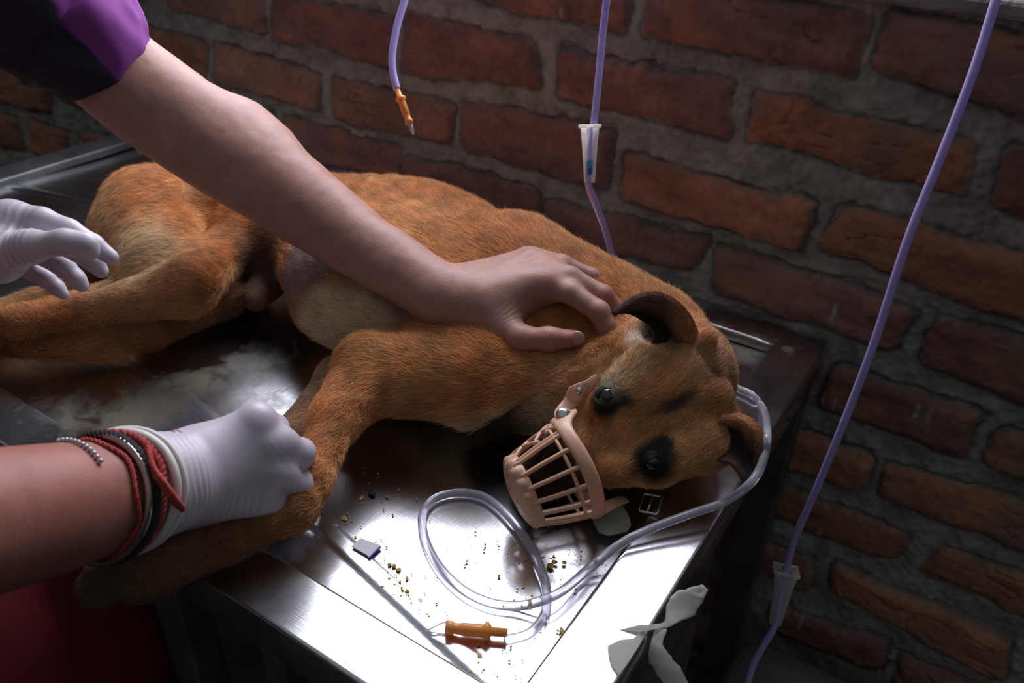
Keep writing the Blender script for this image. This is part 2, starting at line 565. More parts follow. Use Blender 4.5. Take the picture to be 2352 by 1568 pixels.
# ================================================================== STEEL TABLE
def steel(name, rough=.24, base=(.62, .62, .64), dirt=0.0, scratch=.35):
    m, nt, b = newmat(name)
    b.inputs['Metallic'].default_value = 1
    tc = N(nt, 'ShaderNodeTexCoord')
    n1 = N(nt, 'ShaderNodeTexNoise', Scale=9.0, Detail=6.0, Roughness=.6)
    nt.links.new(tc.outputs['Object'], n1.inputs['Vector'])
    r = N(nt, 'ShaderNodeMapRange')
    r.inputs[1].default_value, r.inputs[2].default_value = .3, .75
    r.inputs[3].default_value, r.inputs[4].default_value = rough - .05, rough + .10
    nt.links.new(n1.outputs[0], r.inputs[0])
    nt.links.new(r.outputs[0], b.inputs['Roughness'])
    mp = N(nt, 'ShaderNodeMapping')
    mp.inputs['Scale'].default_value = (40, 900, 40)
    mp.inputs['Rotation'].default_value = (0, 0, .5)
    nt.links.new(tc.outputs['Object'], mp.inputs['Vector'])
    n2 = N(nt, 'ShaderNodeTexNoise', Scale=1.0, Detail=3.0)
    nt.links.new(mp.outputs[0], n2.inputs['Vector'])
    mp3 = N(nt, 'ShaderNodeMapping')
    mp3.inputs['Scale'].default_value = (700, 30, 40)
    mp3.inputs['Rotation'].default_value = (0, 0, -.35)
    nt.links.new(tc.outputs['Object'], mp3.inputs['Vector'])
    n3 = N(nt, 'ShaderNodeTexNoise', Scale=1.0, Detail=3.0)
    nt.links.new(mp3.outputs[0], n3.inputs['Vector'])
    ad = N(nt, 'ShaderNodeMath', operation='ADD')
    nt.links.new(n2.outputs[0], ad.inputs[0])
    nt.links.new(n3.outputs[0], ad.inputs[1])
    bp = N(nt, 'ShaderNodeBump', Strength=scratch * .5, Distance=.0002)
    nt.links.new(ad.outputs[0], bp.inputs['Height'])
    wv = N(nt, 'ShaderNodeTexNoise', Scale=14.0, Detail=1.0)
    nt.links.new(tc.outputs['Object'], wv.inputs['Vector'])
    bp2 = N(nt, 'ShaderNodeBump', Strength=.25, Distance=.0012)
    nt.links.new(wv.outputs[0], bp2.inputs['Height'])
    nt.links.new(bp.outputs[0], bp2.inputs['Normal'])
    nt.links.new(bp2.outputs[0], b.inputs['Normal'])
    b.inputs['Base Color'].default_value = (*base, 1)
    if dirt > 0:
        # dried residue: duller, whiter and yellower, where the 'grime' attribute says the tray is soiled
        at = N(nt, 'ShaderNodeAttribute', attribute_name='grime')
        sp = N(nt, 'ShaderNodeSeparateColor')
        nt.links.new(at.outputs['Color'], sp.inputs[0])
        nn = N(nt, 'ShaderNodeTexNoise', Scale=38.0, Detail=7.0, Roughness=.62, Distortion=.6)
        nt.links.new(tc.outputs['Object'], nn.inputs['Vector'])
        a1 = N(nt, 'ShaderNodeMath', operation='MULTIPLY_ADD')
        a1.inputs[1].default_value = .75
        nt.links.new(sp.outputs[0], a1.inputs[0])
        sb = N(nt, 'ShaderNodeMath', operation='SUBTRACT')
        sb.inputs[1].default_value = .75
        nt.links.new(nn.outputs[0], sb.inputs[0])
        nt.links.new(sb.outputs[0], a1.inputs[2])
        r2 = N(nt, 'ShaderNodeMapRange')
        r2.inputs[1].default_value, r2.inputs[2].default_value = -.05, .22
        nt.links.new(a1.outputs[0], r2.inputs[0])
        df = N(nt, 'ShaderNodeBsdfPrincipled', Roughness=.55)
        cr = N(nt, 'ShaderNodeValToRGB')
        cr.color_ramp.elements[0].position = .35
        cr.color_ramp.elements[0].color = (.13, .13, .17, 1)
        cr.color_ramp.elements[1].position = .62
        cr.color_ramp.elements[1].color = (.38, .37, .28, 1)
        n5 = N(nt, 'ShaderNodeTexNoise', Scale=16.0, Detail=5.0)
        nt.links.new(tc.outputs['Object'], n5.inputs['Vector'])
        nt.links.new(n5.outputs[0], cr.inputs[0])
        nt.links.new(cr.outputs[0], df.inputs['Base Color'])
        mx = N(nt, 'ShaderNodeMixShader')
        mf = N(nt, 'ShaderNodeMath', operation='MULTIPLY')
        mf.inputs[1].default_value = dirt
        nt.links.new(r2.outputs[0], mf.inputs[0])
        nt.links.new(mf.outputs[0], mx.inputs[0])
        nt.links.new(b.outputs[0], mx.inputs[1])
        nt.links.new(df.outputs[0], mx.inputs[2])
        nt.links.new(mx.outputs[0], nt.nodes['Material Output'].inputs['Surface'])
    return m
M_steel = steel('stainless_steel', .23)
M_steel_d = steel('stainless_steel_tray', .20, dirt=.75)
M_rail = simple('dull_steel_rail', (.20, .21, .21), .5, .85, noise=(20, .3))
TX0, TX1, TY0, TY1 = -1.30, -.111, .231, .846
IX0, IX1, IY0, IY1 = -1.25, -.1625, .279, .799
TD = .011
table = empty('examination_table', (-.7, .54, 0), 'stainless steel examination table with a sunken tray top', 'table')
def grime(x, y):
    g = np.zeros(x.shape)
    for gx, gy, s, a in [(*Pz(360, 920, 0)[:2], .055, 1.0), (*Pz(480, 930, 0)[:2], .03, .7), (*Pz(640, 770, 0)[:2], .05, .35), (*Pz(440, 870, 0)[:2], .04, .8), (*Pz(345, 905, 0)[:2], .022, 1.25), (*Pz(560, 820, 0)[:2], .05, .6), (*Pz(150, 930, 0)[:2], .05, .55), (*Pz(640, 900, 0)[:2], .03, .5), (*Pz(1280, 1300, 0)[:2], .02, .35),
                         (*Pz(250, 980, 0)[:2], .05, .55), (*Pz(1700, 780, 0)[:2], .03, .8), (*Pz(1620, 750, 0)[:2], .03, .6), (*Pz(690, 1370, 0)[:2], .006, 1.0), (*Pz(1810, 802, 0)[:2], .008, 1.1), (*Pz(1830, 795, 0)[:2], .006, 1.0)]:
        g = np.maximum(g, a * np.exp(-((x - gx) ** 2 + (y - gy) ** 2) / (s * s)))
    return g
def setgrime(o):
    n = len(o.data.vertices)
    c = np.zeros(n * 3)
    o.data.vertices.foreach_get('co', c)
    c = c.reshape(-1, 3)
    g = grime(c[:, 0], c[:, 1])
    set_col(o, np.stack([g, g, g], 1), 'grime')
# top frame: a folded lip with a rounded inner roll, mitred at the corners
def frame_profile():
    # (inset from outer edge 0..1 across the border, z)
    pr = [(-.0, -.034), (.0, -.003), (.0012, -.0008), (.003, 0.0)]
    return pr
def build_top_frame():
    prof = []      # (blend between the outer and the inner loop, extra offset, z)
    outer = [(0, .002, -.040), (0, 0, -.038), (0, 0, -.0025), (0, .0008, -.0008), (0, .0026, 0)]
    mids = [(s, 0, 0) for s in np.linspace(.08, .92, 8)]
    inner = [(1, -.0034, 0), (1, -.0012, -.0008), (1, 0, -.0026), (1, 0, -TD - .001)]
    prof = outer + mids + inner
    loops = []
    def corner(s, off):
        return [(TX0 + (IX0 - TX0) * s + off, TY0 + (IY0 - TY0) * s + off), (TX1 + (IX1 - TX1) * s - off, TY0 + (IY0 - TY0) * s + off),
                (TX1 + (IX1 - TX1) * s - off, TY1 + (IY1 - TY1) * s - off), (TX0 + (IX0 - TX0) * s + off, TY1 + (IY1 - TY1) * s - off)]
    V, F = [], []
    n = 4 * 40
    for s, off, z in prof:
        c = corner(s, off)
        for k in range(4):
            a, b = np.array(c[k]), np.array(c[(k + 1) % 4])
            for t in np.linspace(0, 1, 40, endpoint=False):
                q = a + (b - a) * t
                V.append((q[0], q[1], T + z))
    for i in range(len(prof) - 1):
        for j in range(n):
            F.append((i * n + j, i * n + (j + 1) % n, (i + 1) * n + (j + 1) % n, (i + 1) * n + j))
    o = mesh_np('top_frame', V, F, M_steel_d, table, smooth=False)
    o.data.materials.append(M_rail)          # darker, duller finish put on far end and apron to subdue reflections
    for p_ in o.data.polygons:
        if p_.center.x < -1.2 or (p_.center.z < T - .0015 and p_.center.y < TY0 + .003): p_.material_index = 1
    setgrime(o)
    return o
build_top_frame()
def build_tray():
    xs = np.unique(np.concatenate([np.linspace(IX0, -.72, 90), np.linspace(-.72, IX1, 330)]))
    ys = np.linspace(IY0, IY1, 260)
    Xg, Yg = np.meshgrid(xs, ys, indexing='ij')
    c1 = Pz(1178, 1568, -TD)[:2]
    c2 = Pz(730, 1143, -TD)[:2]
    c0 = Pz(360, 830, -TD)[:2]
    d = nrm(np.append(c0 - c1, 0))[:2]
    n = np.array([-d[1], d[0]])
    if n[1] < 0: n = -n
    s1 = (Xg - c1[0]) * n[0] + (Yg - c1[1]) * n[1]            # distance from the crease line, >0 towards the wall
    al_ = (Xg - c1[0]) * d[0] + (Yg - c1[1]) * d[1]
    # the sheet is cross-creased: it falls from all sides to the drain side
    Z = -.0035 * sstep(0, .5, np.minimum(s1 + .01, .2) * 2)
    Z = Z - .020 * np.clip(-s1 - .012, 0, .2)
    ridge = sstep(-.018, -.0145, s1) * (1 - sstep(-.0035, .0, s1))
    Z = Z + .0011 * ridge
    m2 = Yg.max() - (Yg - Yg.min())
    s2 = (Xg - c1[0]) * d[0] * 0 + (m2 - c1[1]) * n[1] + (Xg - c1[0]) * n[0]
    Z = Z + .0011 * sstep(-.018, -.0145, s2) * (1 - sstep(-.0035, .0, s2))
    Z = Z + .0004 * vnoise(np.stack([Xg * 7, Yg * 7, Xg * 0], -1))
    V = np.stack([Xg, Yg, T - TD + Z], -1).reshape(-1, 3)
    nx, ny = Xg.shape
    idx = np.arange(nx * ny).reshape(nx, ny)
    F = np.stack([idx[:-1, :-1], idx[1:, :-1], idx[1:, 1:], idx[:-1, 1:]], -1).reshape(-1, 4)
    o = mesh_np('tray', V, F, M_steel_d, table)
    setgrime(o)
build_tray()
def rail(name, lo, hi, bev=.002):
    bm = bmesh.new()
    bevel_box(bm, lo, hi, bev)
    return bm_obj(name, bm, M_rail, table)
rail('underframe', (TX0 + .03, TY0 + .02, T - .055), (TX1 - .03, TY1 - .03, T - .041))
for x0, x1, y0, y1 in [(-.500, -.462, .238, .268), (-.362, -.338, .238, .262), (-1.28, -1.24, .24, .28), (-1.28, -1.24, .80, .835),
                       (-.158, -.119, .40, .555), (-.155, -.115, .80, .835)]:
    rail('leg', (x0, y0, .0), (x1, y1, T - .055))
rail('crossbar', (-1.26, .245, .22), (-.15, .262, .25))
rail('crossbar', (-1.26, .81, .22), (-.15, .83, .25))
# ================================================================== THE DOG
# head frame: origin midway between the eyes, F to the nose, L to the lower eye, U out of the forehead
ey1, ey2 = Pz(1390, 908, .088), Pz(1495, 1062, .040)
HO = (ey1 + ey2) / 2
HL = nrm(ey2 - ey1)
rc, cc = Pz(1325, 1072, .043), Pz(1197, 1130, .030)      # muzzle basket: ring centre, end cap centre
BF = nrm(cc - rc)
HF = nrm(BF - HL * (BF @ HL))
HU = np.cross(HL, HF)
if HU[2] < 0: HU = -HU
HM = np.stack([HF, HL, HU])
def hp(a, b, c):
    return HO + HF * a + HL * b + HU * c
dog = Field(.0022)
def P(x, y, z): return Pz(x, y, z)
def W(x, y, z): return np.array([x, y, z + T])
# trunk: spine runs from the neck (right) to the rump (left); back to the wall, belly to the viewer
dog.ell(W(-.505, .600, .066), (.150, .108, .066), np.array([[.985, .17, 0], [-.17, .985, 0], [0, 0, 1]]), .03, (-1, .1, 0), 'ribs')
dog.ell(P(1120, 800, .055), (.085, .075, .054), None, .03, (-.9, -.3, 0), 'chest')
dog.ell(P(1125, 655, .072), (.10, .066, .053), None, .03, (-1, 0, 0), 'withers')
dog.ell(P(700, 520, .070), (.085, .075, .056), np.array([[.93, .37, 0], [-.37, .93, 0], [0, 0, 1]]), .035, (-1, -.3, 0), 'loin')
dog.ell(P(838, 725, .040), (.070, .043, .036), np.array([[.9, .3, 0], [-.3, .9, 0], [0, 0, 1]]), .03, (-1, -.2, 0), 'belly')
dog.ell(P(385, 495, .058), (.070, .060, .050), np.array([[.9, .43, 0], [-.43, .9, 0], [0, 0, 1]]), .03, (-.9, -.5, 0), 'rump')
dog.ell(P(325, 445, .088), (.030, .026, .022), None, .03, (-.7, -.7, 0), 'hip')
dog.ell(P(560, 480, .08), (.07, .045, .04), np.array([[.9, .43, 0], [-.43, .9, 0], [0, 0, 1]]), .035, (-.9, -.4, 0), 'loin')
dog.ell(P(945, 520, .076), (.125, .060, .052), np.array([[.985, .17, 0], [-.17, .985, 0], [0, 0, 1]]), .03, (-1, .1, 0), 'ribs')
# neck
dog.cone(P(1190, 660, .072), P(1480, 800, .060), .072, .060, .035, (-.9, .3, 0), 'neck')
dog.cone(P(1170, 860, .040), P(1420, 900, .045), .046, .044, .03, (-.8, -.3, 0), 'throat')
dog.cone(P(1290, 905, .035), P(1360, 820, .05), .034, .038, .02, (-.3, -.8, -.2), 'throat')
# upper hind leg
hipj, knee, hock = P(350, 510, .070), P(425, 666, .064), P(60, 738, .045)
dog.cone(hipj, P(385, 610, .06), .058, .038, .03, (-.35, -.9, 0), 'thigh')
dog.cone(P(595, 512, .072), P(440, 655, .066), .022, .026, .03, (-.3, -.9, 0), 'thigh')
dog.cone(P(300, 560, .05), P(350, 640, .05), .038, .030, .03, (-.3, -.9, 0), 'thigh')
dog.cone(knee, P(300, 694, .056), .026, .0185, .02, (-1, -.05, 0), 'shank')
dog.cone(P(300, 692, .055), hock, .0185, .0125, .015, (-1, -.05, 0), 'shank')
dog.cone(P(330, 650, .045), P(60, 718, .045), .012, .008, .015, (-1, -.1, 0), 'shank')
dog.cone(hock, P(-200, 720, .04), .0145, .014, .012, (-1, 0, 0), 'shank')
dog.cone(P(-200, 720, .04), P(-330, 710, .04), .018, .014, .012, (-1, 0, 0), 'hindpaw')
# under hind leg
dog.cone(P(545, 590, .030), P(515, 682, .024), .030, .021, .02, (-.4, -.9, 0), 'underthigh')
dog.cone(P(520, 680, .026), P(345, 758, .020), .021, .016, .006, (-1, -.2, 0), 'undershank')
dog.cone(P(345, 762, .022), P(0, 778, .018), .016, .015, .012, (-1, 0, 0), 'undershank')
dog.cone(P(0, 778, .018), P(-260, 760, .018), .014, .016, .012, (-1, 0, 0), 'undershank')
# sheath and groin
dog.cone(P(640, 620, .040), P(590, 685, .030), .022, .014, .012, (-.4, -.9, 0), 'groin')
# tail, drawn forward below the hocks
tl = catmull([P(330, 560, .020), P(200, 650, .014), P(60, 700, .012), P(-40, 742, .016), P(30, 785, .016), P(120, 797, .016), P(200, 800, .014), P(255, 803, .010)], 4)
for i in range(len(tl) - 1):
    r0 = np.interp(i, [0, len(tl) * .6, len(tl)], [.014, .011, .008])
    dog.cone(tl[i], tl[i + 1], r0, r0, .003, tl[i + 1] - tl[i], 'tail')
# upper foreleg
sh, el, ca = P(1010, 790, .078), P(850, 842, .055), P(715, 1100, .034)
dog.cone(P(1080, 868, .054), P(945, 862, .055), .042, .032, .025, (-1, -.1, 0), 'upperarm')
dog.cone(P(945, 862, .055), el, .031, .029, .02, (-1, -.1, 0), 'upperarm')
dog.cone(P(990, 828, .066), P(862, 836, .062), .018, .017, .02, (-1, -.1, 0), 'upperarm')
dog.cone(el, P(770, 960, .046), .030, .0195, .012, (-.25, -.9, -.1), 'forearm')
dog.cone(P(880, 870, .055), P(790, 950, .046), .024, .014, .02, (-.35, -.9, -.1), 'forearm')
dog.cone(P(770, 960, .046), ca, .0195, .0150, .01, (-.2, -.9, -.1), 'forearm')
dog.cone(ca, P(672, 1165, .028), .0155, .0165, .01, (-.3, -.9, -.1), 'carpus')
dog.cone(P(672, 1165, .028), P(520, 1235, .026), .0170, .0165, .012, (-1, -.3, -.05), 'metacarpus')
dog.cone(P(520, 1235, .026), P(380, 1290, .022), .0165, .020, .012, (-1, -.3, -.05), 'metacarpus')
for i, (ax, ay, bx, by, z0, z1, r) in enumerate([(380, 1262, 262, 1288, .030, .024, .0105), (370, 1285, 225, 1310, .030, .024, .0115),
                                               (370, 1305, 205, 1345, .022, .014, .0115), (380, 1325, 215, 1375, .012, .004, .0105)]):
    a, b = P(ax, ay, z0), P(bx, by, z1)
    m_ = (a + b) / 2 + np.array([0, 0, .004])
    dog.cone(a, m_, r, r, .008, (-1, -.4, -.2), 'paw')
    dog.cone(m_, b, r, r * .8, .006, (-1, -.4, -.2), 'paw')
dog.ell(P(330, 1335, .0), (.022, .018, .010), None, .008, (-1, -.3, 0), 'pad')
# under foreleg
dog.cone(P(900, 860, .030), P(775, 870, .022), .030, .020, .02, (-1, -.2, 0), 'underarm')
dog.cone(P(775, 868, .020), P(665, 1000, .018), .0165, .0135, .01, (-.3, -.9, 0), 'underarm')
dog.cone(P(665, 1000, .018), P(630, 1060, .018), .0135, .0135, .01, (-.3, -.9, 0), 'underarm')
dog.cone(P(630, 1060, .018), P(560, 1110, .018), .0140, .0150, .01, (-.9, -.3, 0), 'underarm')
# head
bk = tuple(-HF)
dog.ell(hp(-.062, -.002, -.040), (.060, .053, .046), HM, .02, bk, 'skull')
dog.ell(hp(-.030, .000, -.034), (.050, .047, .040), HM, .02, bk, 'skull')
dog.ell(hp(-.045, .030, -.055), (.044, .030, .032), HM, .02, bk, 'cheek')
dog.ell(hp(-.045, -.030, -.055), (.044, .030, .032), HM, .02, bk, 'cheek')
dog.cone(hp(-.020, 0, -.046), hp(.045, 0, -.044), .038, .0275, .02, bk, 'muzzle')
dog.cone(hp(.045, 0, -.044), hp(.080, 0, -.043), .0275, .0215, .012, bk, 'muzzle')
dog.cone(hp(.0, 0, -.020), hp(.080, 0, -.034), .016, .0115, .014, bk, 'muzzle')
dog.ell(hp(.050, .004, -.052), (.034, .030, .025), HM, .012, bk, 'muzzle')
dog.cone(hp(-.03, 0, -.075), hp(.055, 0, -.062), .026, .012, .015, bk, 'jaw')
for s in (-1, 1):
    dog.ell(hp(-.004, s * .024, -.012), (.018, .013, .011), HM, .012, bk, 'brow')
dog.ell(hp(-.030, 0, .014), (.045, .0050, .008), HM, .012, bk, 'furrow', sub=True)
# lower cheek resting on the rim
dog.cone(P(1400, 1078, .034), P(1505, 1062, .038), .013, .0165, .012, bk, 'cheek')
dog.cone(P(1505, 1062, .038), P(1612, 1018, .044), .0165, .024, .012, bk, 'cheek')
dog.ell(P(1502, 702, .088), (.022, .015, .016), None, .015, bk, 'neck')
# ear roots
e1b, e2b = P(1545, 790, .100), P(1690, 1000, .052)
# folds of loose skin in front of the shoulder
for a, b, r in [((1290, 870, .074), (1420, 790, .098), .010), ((1190, 850, .074), (1235, 910, .045), .010)]:
    dog.cone(P(*a), P(*b), r, r, .012, (-.5, -.8, 0), 'fold')
def project(V):
    q = (np.asarray(V) - np.array([0, 0, T + CH])) @ CAMR.T
    return q[:, 0] / q[:, 2] * FPX + 1176, q[:, 1] / q[:, 2] * FPX + 784, q[:, 2]
# a first coarse skin tells where the surface lies; grooves and the ear cup are cut from there
dog.h = .004
_cv, _cf = dog.build()
dog.h = .0022
_pc = project(_cv)
def surf0(px, py, r=9):
    m = (np.abs(_pc[0] - px) < r) & (np.abs(_pc[1] - py) < r)
    return float(_pc[2][m].min())
def groove(pts, r, k=.004):
    q = [Pt(x, y, surf0(x, y) - r * .35) for x, y in pts]
    for a, b in zip(q[:-1], q[1:]):
        dog.cone(a, b, r, r, k)
        dog.prims[-1]['sub'] = True
groove([(1442, 790), (1415, 815), (1385, 845), (1358, 880), (1335, 915)], .0050)
groove([(1280, 870), (1330, 830), (1390, 800)], .0035)
groove([(1590, 790), (1640, 860), (1665, 930)], .0030)
_c = Pt(1503, 762, surf0(1503, 762) + .001)
dog.ell(_c, (.014, .014, .014), None, .006)
dog.prims[-1]['sub'] = True
for x, y, r in [(1625, 775, .006), (1655, 905, .009), (1668, 950, .009)]:
    dog.ell(Pt(x, y, surf0(x - 22, y + 12) + r * .3), (r, r, r), None, .010, bk, 'skull')
# ribs and the line of the back
def table_clip(G):
    # the body rests on the tray; it never sinks into it, and over the front rail it rests on the rim
    zt = np.where((G[..., 1] > IY0) & (G[..., 0] < IX1), T - TD + .0015, np.where(G[..., 1] > TY0 - .003, T + .0015, -9))
    return zt - G[..., 2]
DV, DF = dog.build(clip=table_clip)
DN = vnormals(DV, DF)
_pj = project(DV)
def surf(px, py, r=7):
    m = (np.abs(_pj[0] - px) < r) & (np.abs(_pj[1] - py) < r)
    return float(_pj[2][m].min()) if m.any() else float(Pz(px, py, .05) @ np.zeros(3) + .75)
def S(px, py, up=0.0, r=7):
    """point on the dog's coat, lifted towards the viewer's side by up"""
    return Pt(px, py, surf(px, py, r) - up)
def prim_weights(V, field, s=.010):
    Wt = []
    for p in field.prims:
        if p['sub']:
            Wt.append(np.zeros(len(V)))
            continue
        d = np.full(len(V), .3)
        m = ((V > p['lo'] - .03) & (V < p['hi'] + .03)).all(1)
        if m.any():
            d[m] = p['fn'](V[m])
        Wt.append(np.exp(-np.clip(d, -.02, .3) / s))
    Wt = np.stack(Wt, 1)
    return Wt / Wt.sum(1, keepdims=True)
WT = prim_weights(DV, dog)
flows = np.array([p['flow'] for p in dog.prims])
tags_ = [p['tag'] for p in dog.prims]
DFL = WT @ flows
def wsum(*names): return WT[:, [i for i, t in enumerate(tags_) if t in names]].sum(1)
# ribs, muscles and loose skin as small relief
rib = np.sin((DV[:, 0] * .93 + DV[:, 1] * .36) * 2 * np.pi / .024) * wsum('ribs') * .0011 * sstep(-.52, -.62, DV[:, 0])
DV = DV + DN * (rib + .0016 * fbm(DV * 26, 2) * wsum('ribs', 'loin', 'chest', 'thigh', 'upperarm', 'neck', 'rump', 'withers', 'belly') + .0006 * fbm(DV * 90, 2))[:, None]
lo_ok = DV[:, 2] < T - TD + .001
DV[:, 2] = np.where(lo_ok & (DV[:, 1] > IY0), T - TD + .001, DV[:, 2])
HQ = (DV - HO) @ HM.T           # head coordinates of every point
def blob(V, c, r, soft=.5):
    d = np.linalg.norm((V - np.asarray(c)) / np.asarray(r, float), axis=1)
    return 1 - sstep(1 - soft, 1 + soft, d)
# coat colours
ORG, TAN, CRM, DRK, BRN, PNK, GRY = [np.array(c) for c in [(.65, .275, .092), (.76, .44, .185), (.88, .73, .46), (.012, .011, .012), (.27, .115, .055), (.50, .29, .22), (.30, .225, .21)]]
def mixc(c, m, t): return c * (1 - m[:, None]) + t * m[:, None]
def coat(V, WS, N_):
    q = (V - HO) @ HM.T
    n1, n2 = fbm(V * 22, 3), fbm(V * 60 + 5, 2)
    c = np.tile(ORG, (len(V), 1))
    c = mixc(c, np.clip(.25 + .35 * n1, 0, 1), TAN)
    c = mixc(c, np.clip(.10 + .35 * n2, 0, .5), BRN)
    ws = lambda *n: WS[:, [i for i, t in enumerate(tags_) if t in n]].sum(1)
    # lighter flank and back of the thigh, cream on the brisket, throat and belly
    c = mixc(c, blob(V, P(300, 600, .08), (.06, .05, .06), .6) * .75, CRM * .9)
    c = mixc(c, blob(V, P(255, 560, .06), (.03, .05, .06), .6) * .6, CRM)
    c = mixc(c, blob(V, P(1150, 965, .02), (.13, .035, .035), .5) * .75, CRM)
    c = mixc(c, blob(V, P(1320, 900, .045), (.035, .045, .04), .6) * .55, CRM * .95)
    c = mixc(c, blob(V, P(900, 540, .11), (.12, .05, .05), .7) * .35, TAN)
    c = mixc(c, blob(V, P(900, 770, .09), (.07, .03, .03), .7) * .35, TAN * 1.1)
    # clipped patch of bare grey skin on the flank, shade of the groin hollow painted dark
    pat = np.maximum(blob(V + .006 * n2[:, None], P(745, 610, .085), (.045, .050, .05), .22), blob(V, P(925, 700, .080), (.06, .022, .04), .3))
    c = mixc(c, pat * .92, GRY)
    c = mixc(c, np.maximum(blob(V + .004 * n2[:, None], P(815, 750, .050), (.058, .040, .045), .18), 0) * .92, CRM)
    c = mixc(c, blob(V, P(650, 610, .05), (.04, .05, .05), .4) * .9, np.array([.08, .055, .055]))
    c = mixc(c, ws('groin') * .9, PNK * .45)
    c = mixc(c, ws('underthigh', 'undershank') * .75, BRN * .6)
    c = mixc(c, ws('underthigh') * .7, DRK * 3)  # shadow on the far inner thigh, painted into the coat
    c = mixc(c, ws('underarm') * .8, np.array([.46, .31, .21]))
    # dark paws
    c = mixc(c, ws('metacarpus') * .8, BRN * .5)
    c = mixc(c, ws('paw', 'pad') * .85, np.array([.085, .07, .062]))
    c = mixc(c, ws('tail') * sstep(-.74, -.80, V[:, 0]) * .8, BRN * .5)
    c = mixc(c, ws('skull', 'cheek', 'brow') * .42, TAN * 1.06)
    # face: black round the eyes, a smudge on the brow, dark muzzle, pale cheek, sparse pink-brown crown
    for x, y, r, a in [(1391, 908, .0140, 1), (1386, 934, .0115, 1), (1386, 886, .010, .9), (1422, 915, .008, .7), (1435, 928, .005, .6), (1352, 925, .004, .6),
                       (1500, 1066, .0175, 1), (1512, 1036, .0125, .95), (1520, 1018, .007, .8), (1472, 1056, .009, .8), (1508, 760, .0150, .9), (1535, 790, .008, .7)]:  # last two: shade inside the ear cup, painted into the coat
        c = mixc(c, blob(V + .0022 * n2[:, None], S(x, y), (r, r, r), .4) * a, DRK * (1.0 if y > 850 else 3.0))
    c = mixc(c, blob(V, S(1456, 778), (.0085, .0085, .012), .5) * .9, np.array([.78, .66, .55]))
    c = mixc(c, ws('tail') * .5, TAN)
    c = mixc(c, blob(q, (-.042, .006, .004), (.017, .0045, .02), .5) * .85, DRK * 3)
    c = mixc(c, blob(q, (-.030, .001, .006), (.013, .003, .02), .5) * .5, DRK * 3)
    c = mixc(c, blob(q, (-.100, .022, .0), (.018, .020, .03), .8) * .55, BRN * .5)
    c = mixc(c, blob(q, (-.080, .036, -.01), (.012, .006, .03), .8) * .7, DRK * 3)
    c = mixc(c, blob(q, (-.085, -.008, .0), (.024, .022, .03), .8) * .5, PNK)
    mz = sstep(.030, .060, q[:, 0] + .004 * n2 - .15 * np.maximum(0, -(q[:, 2] + .03))) * (np.abs(q[:, 1]) < .06) * (np.abs(q[:, 2]) < .12)
    c = mixc(c, mz * .96, DRK * 1.2)
    c = mixc(c, blob(q, (.02, .036, -.045), (.035, .02, .03), .6) * .6, BRN * .5)
    c = mixc(c, blob(q, (-.030, -.035, -.02), (.032, .012, .03), .6) * .5, CRM * .9)
    return np.clip(c, 0, 1)
DC = coat(DV, WT, DN)
def coat_mat(name, rough, spec):
    m, nt, b = newmat(name)
    at = N(nt, 'ShaderNodeAttribute', attribute_name='tint')
    nt.links.new(at.outputs['Color'], b.inputs['Base Color'])
    b.inputs['Roughness'].default_value = rough
    b.inputs['Specular IOR Level'].default_value = spec
    return m, nt, b
M_hide, nt_, b_ = coat_mat('dog_hide', .75, .2)
M_fur, nt2_, b2_ = coat_mat('dog_hair', .55, .35)
dogo = mesh_np('dog', DV, DF, M_hide)
set_col(dogo, DC * .72)
tag(dogo, 'tan brown dog lying on its side on the steel table, nose in a basket muzzle', 'dog')

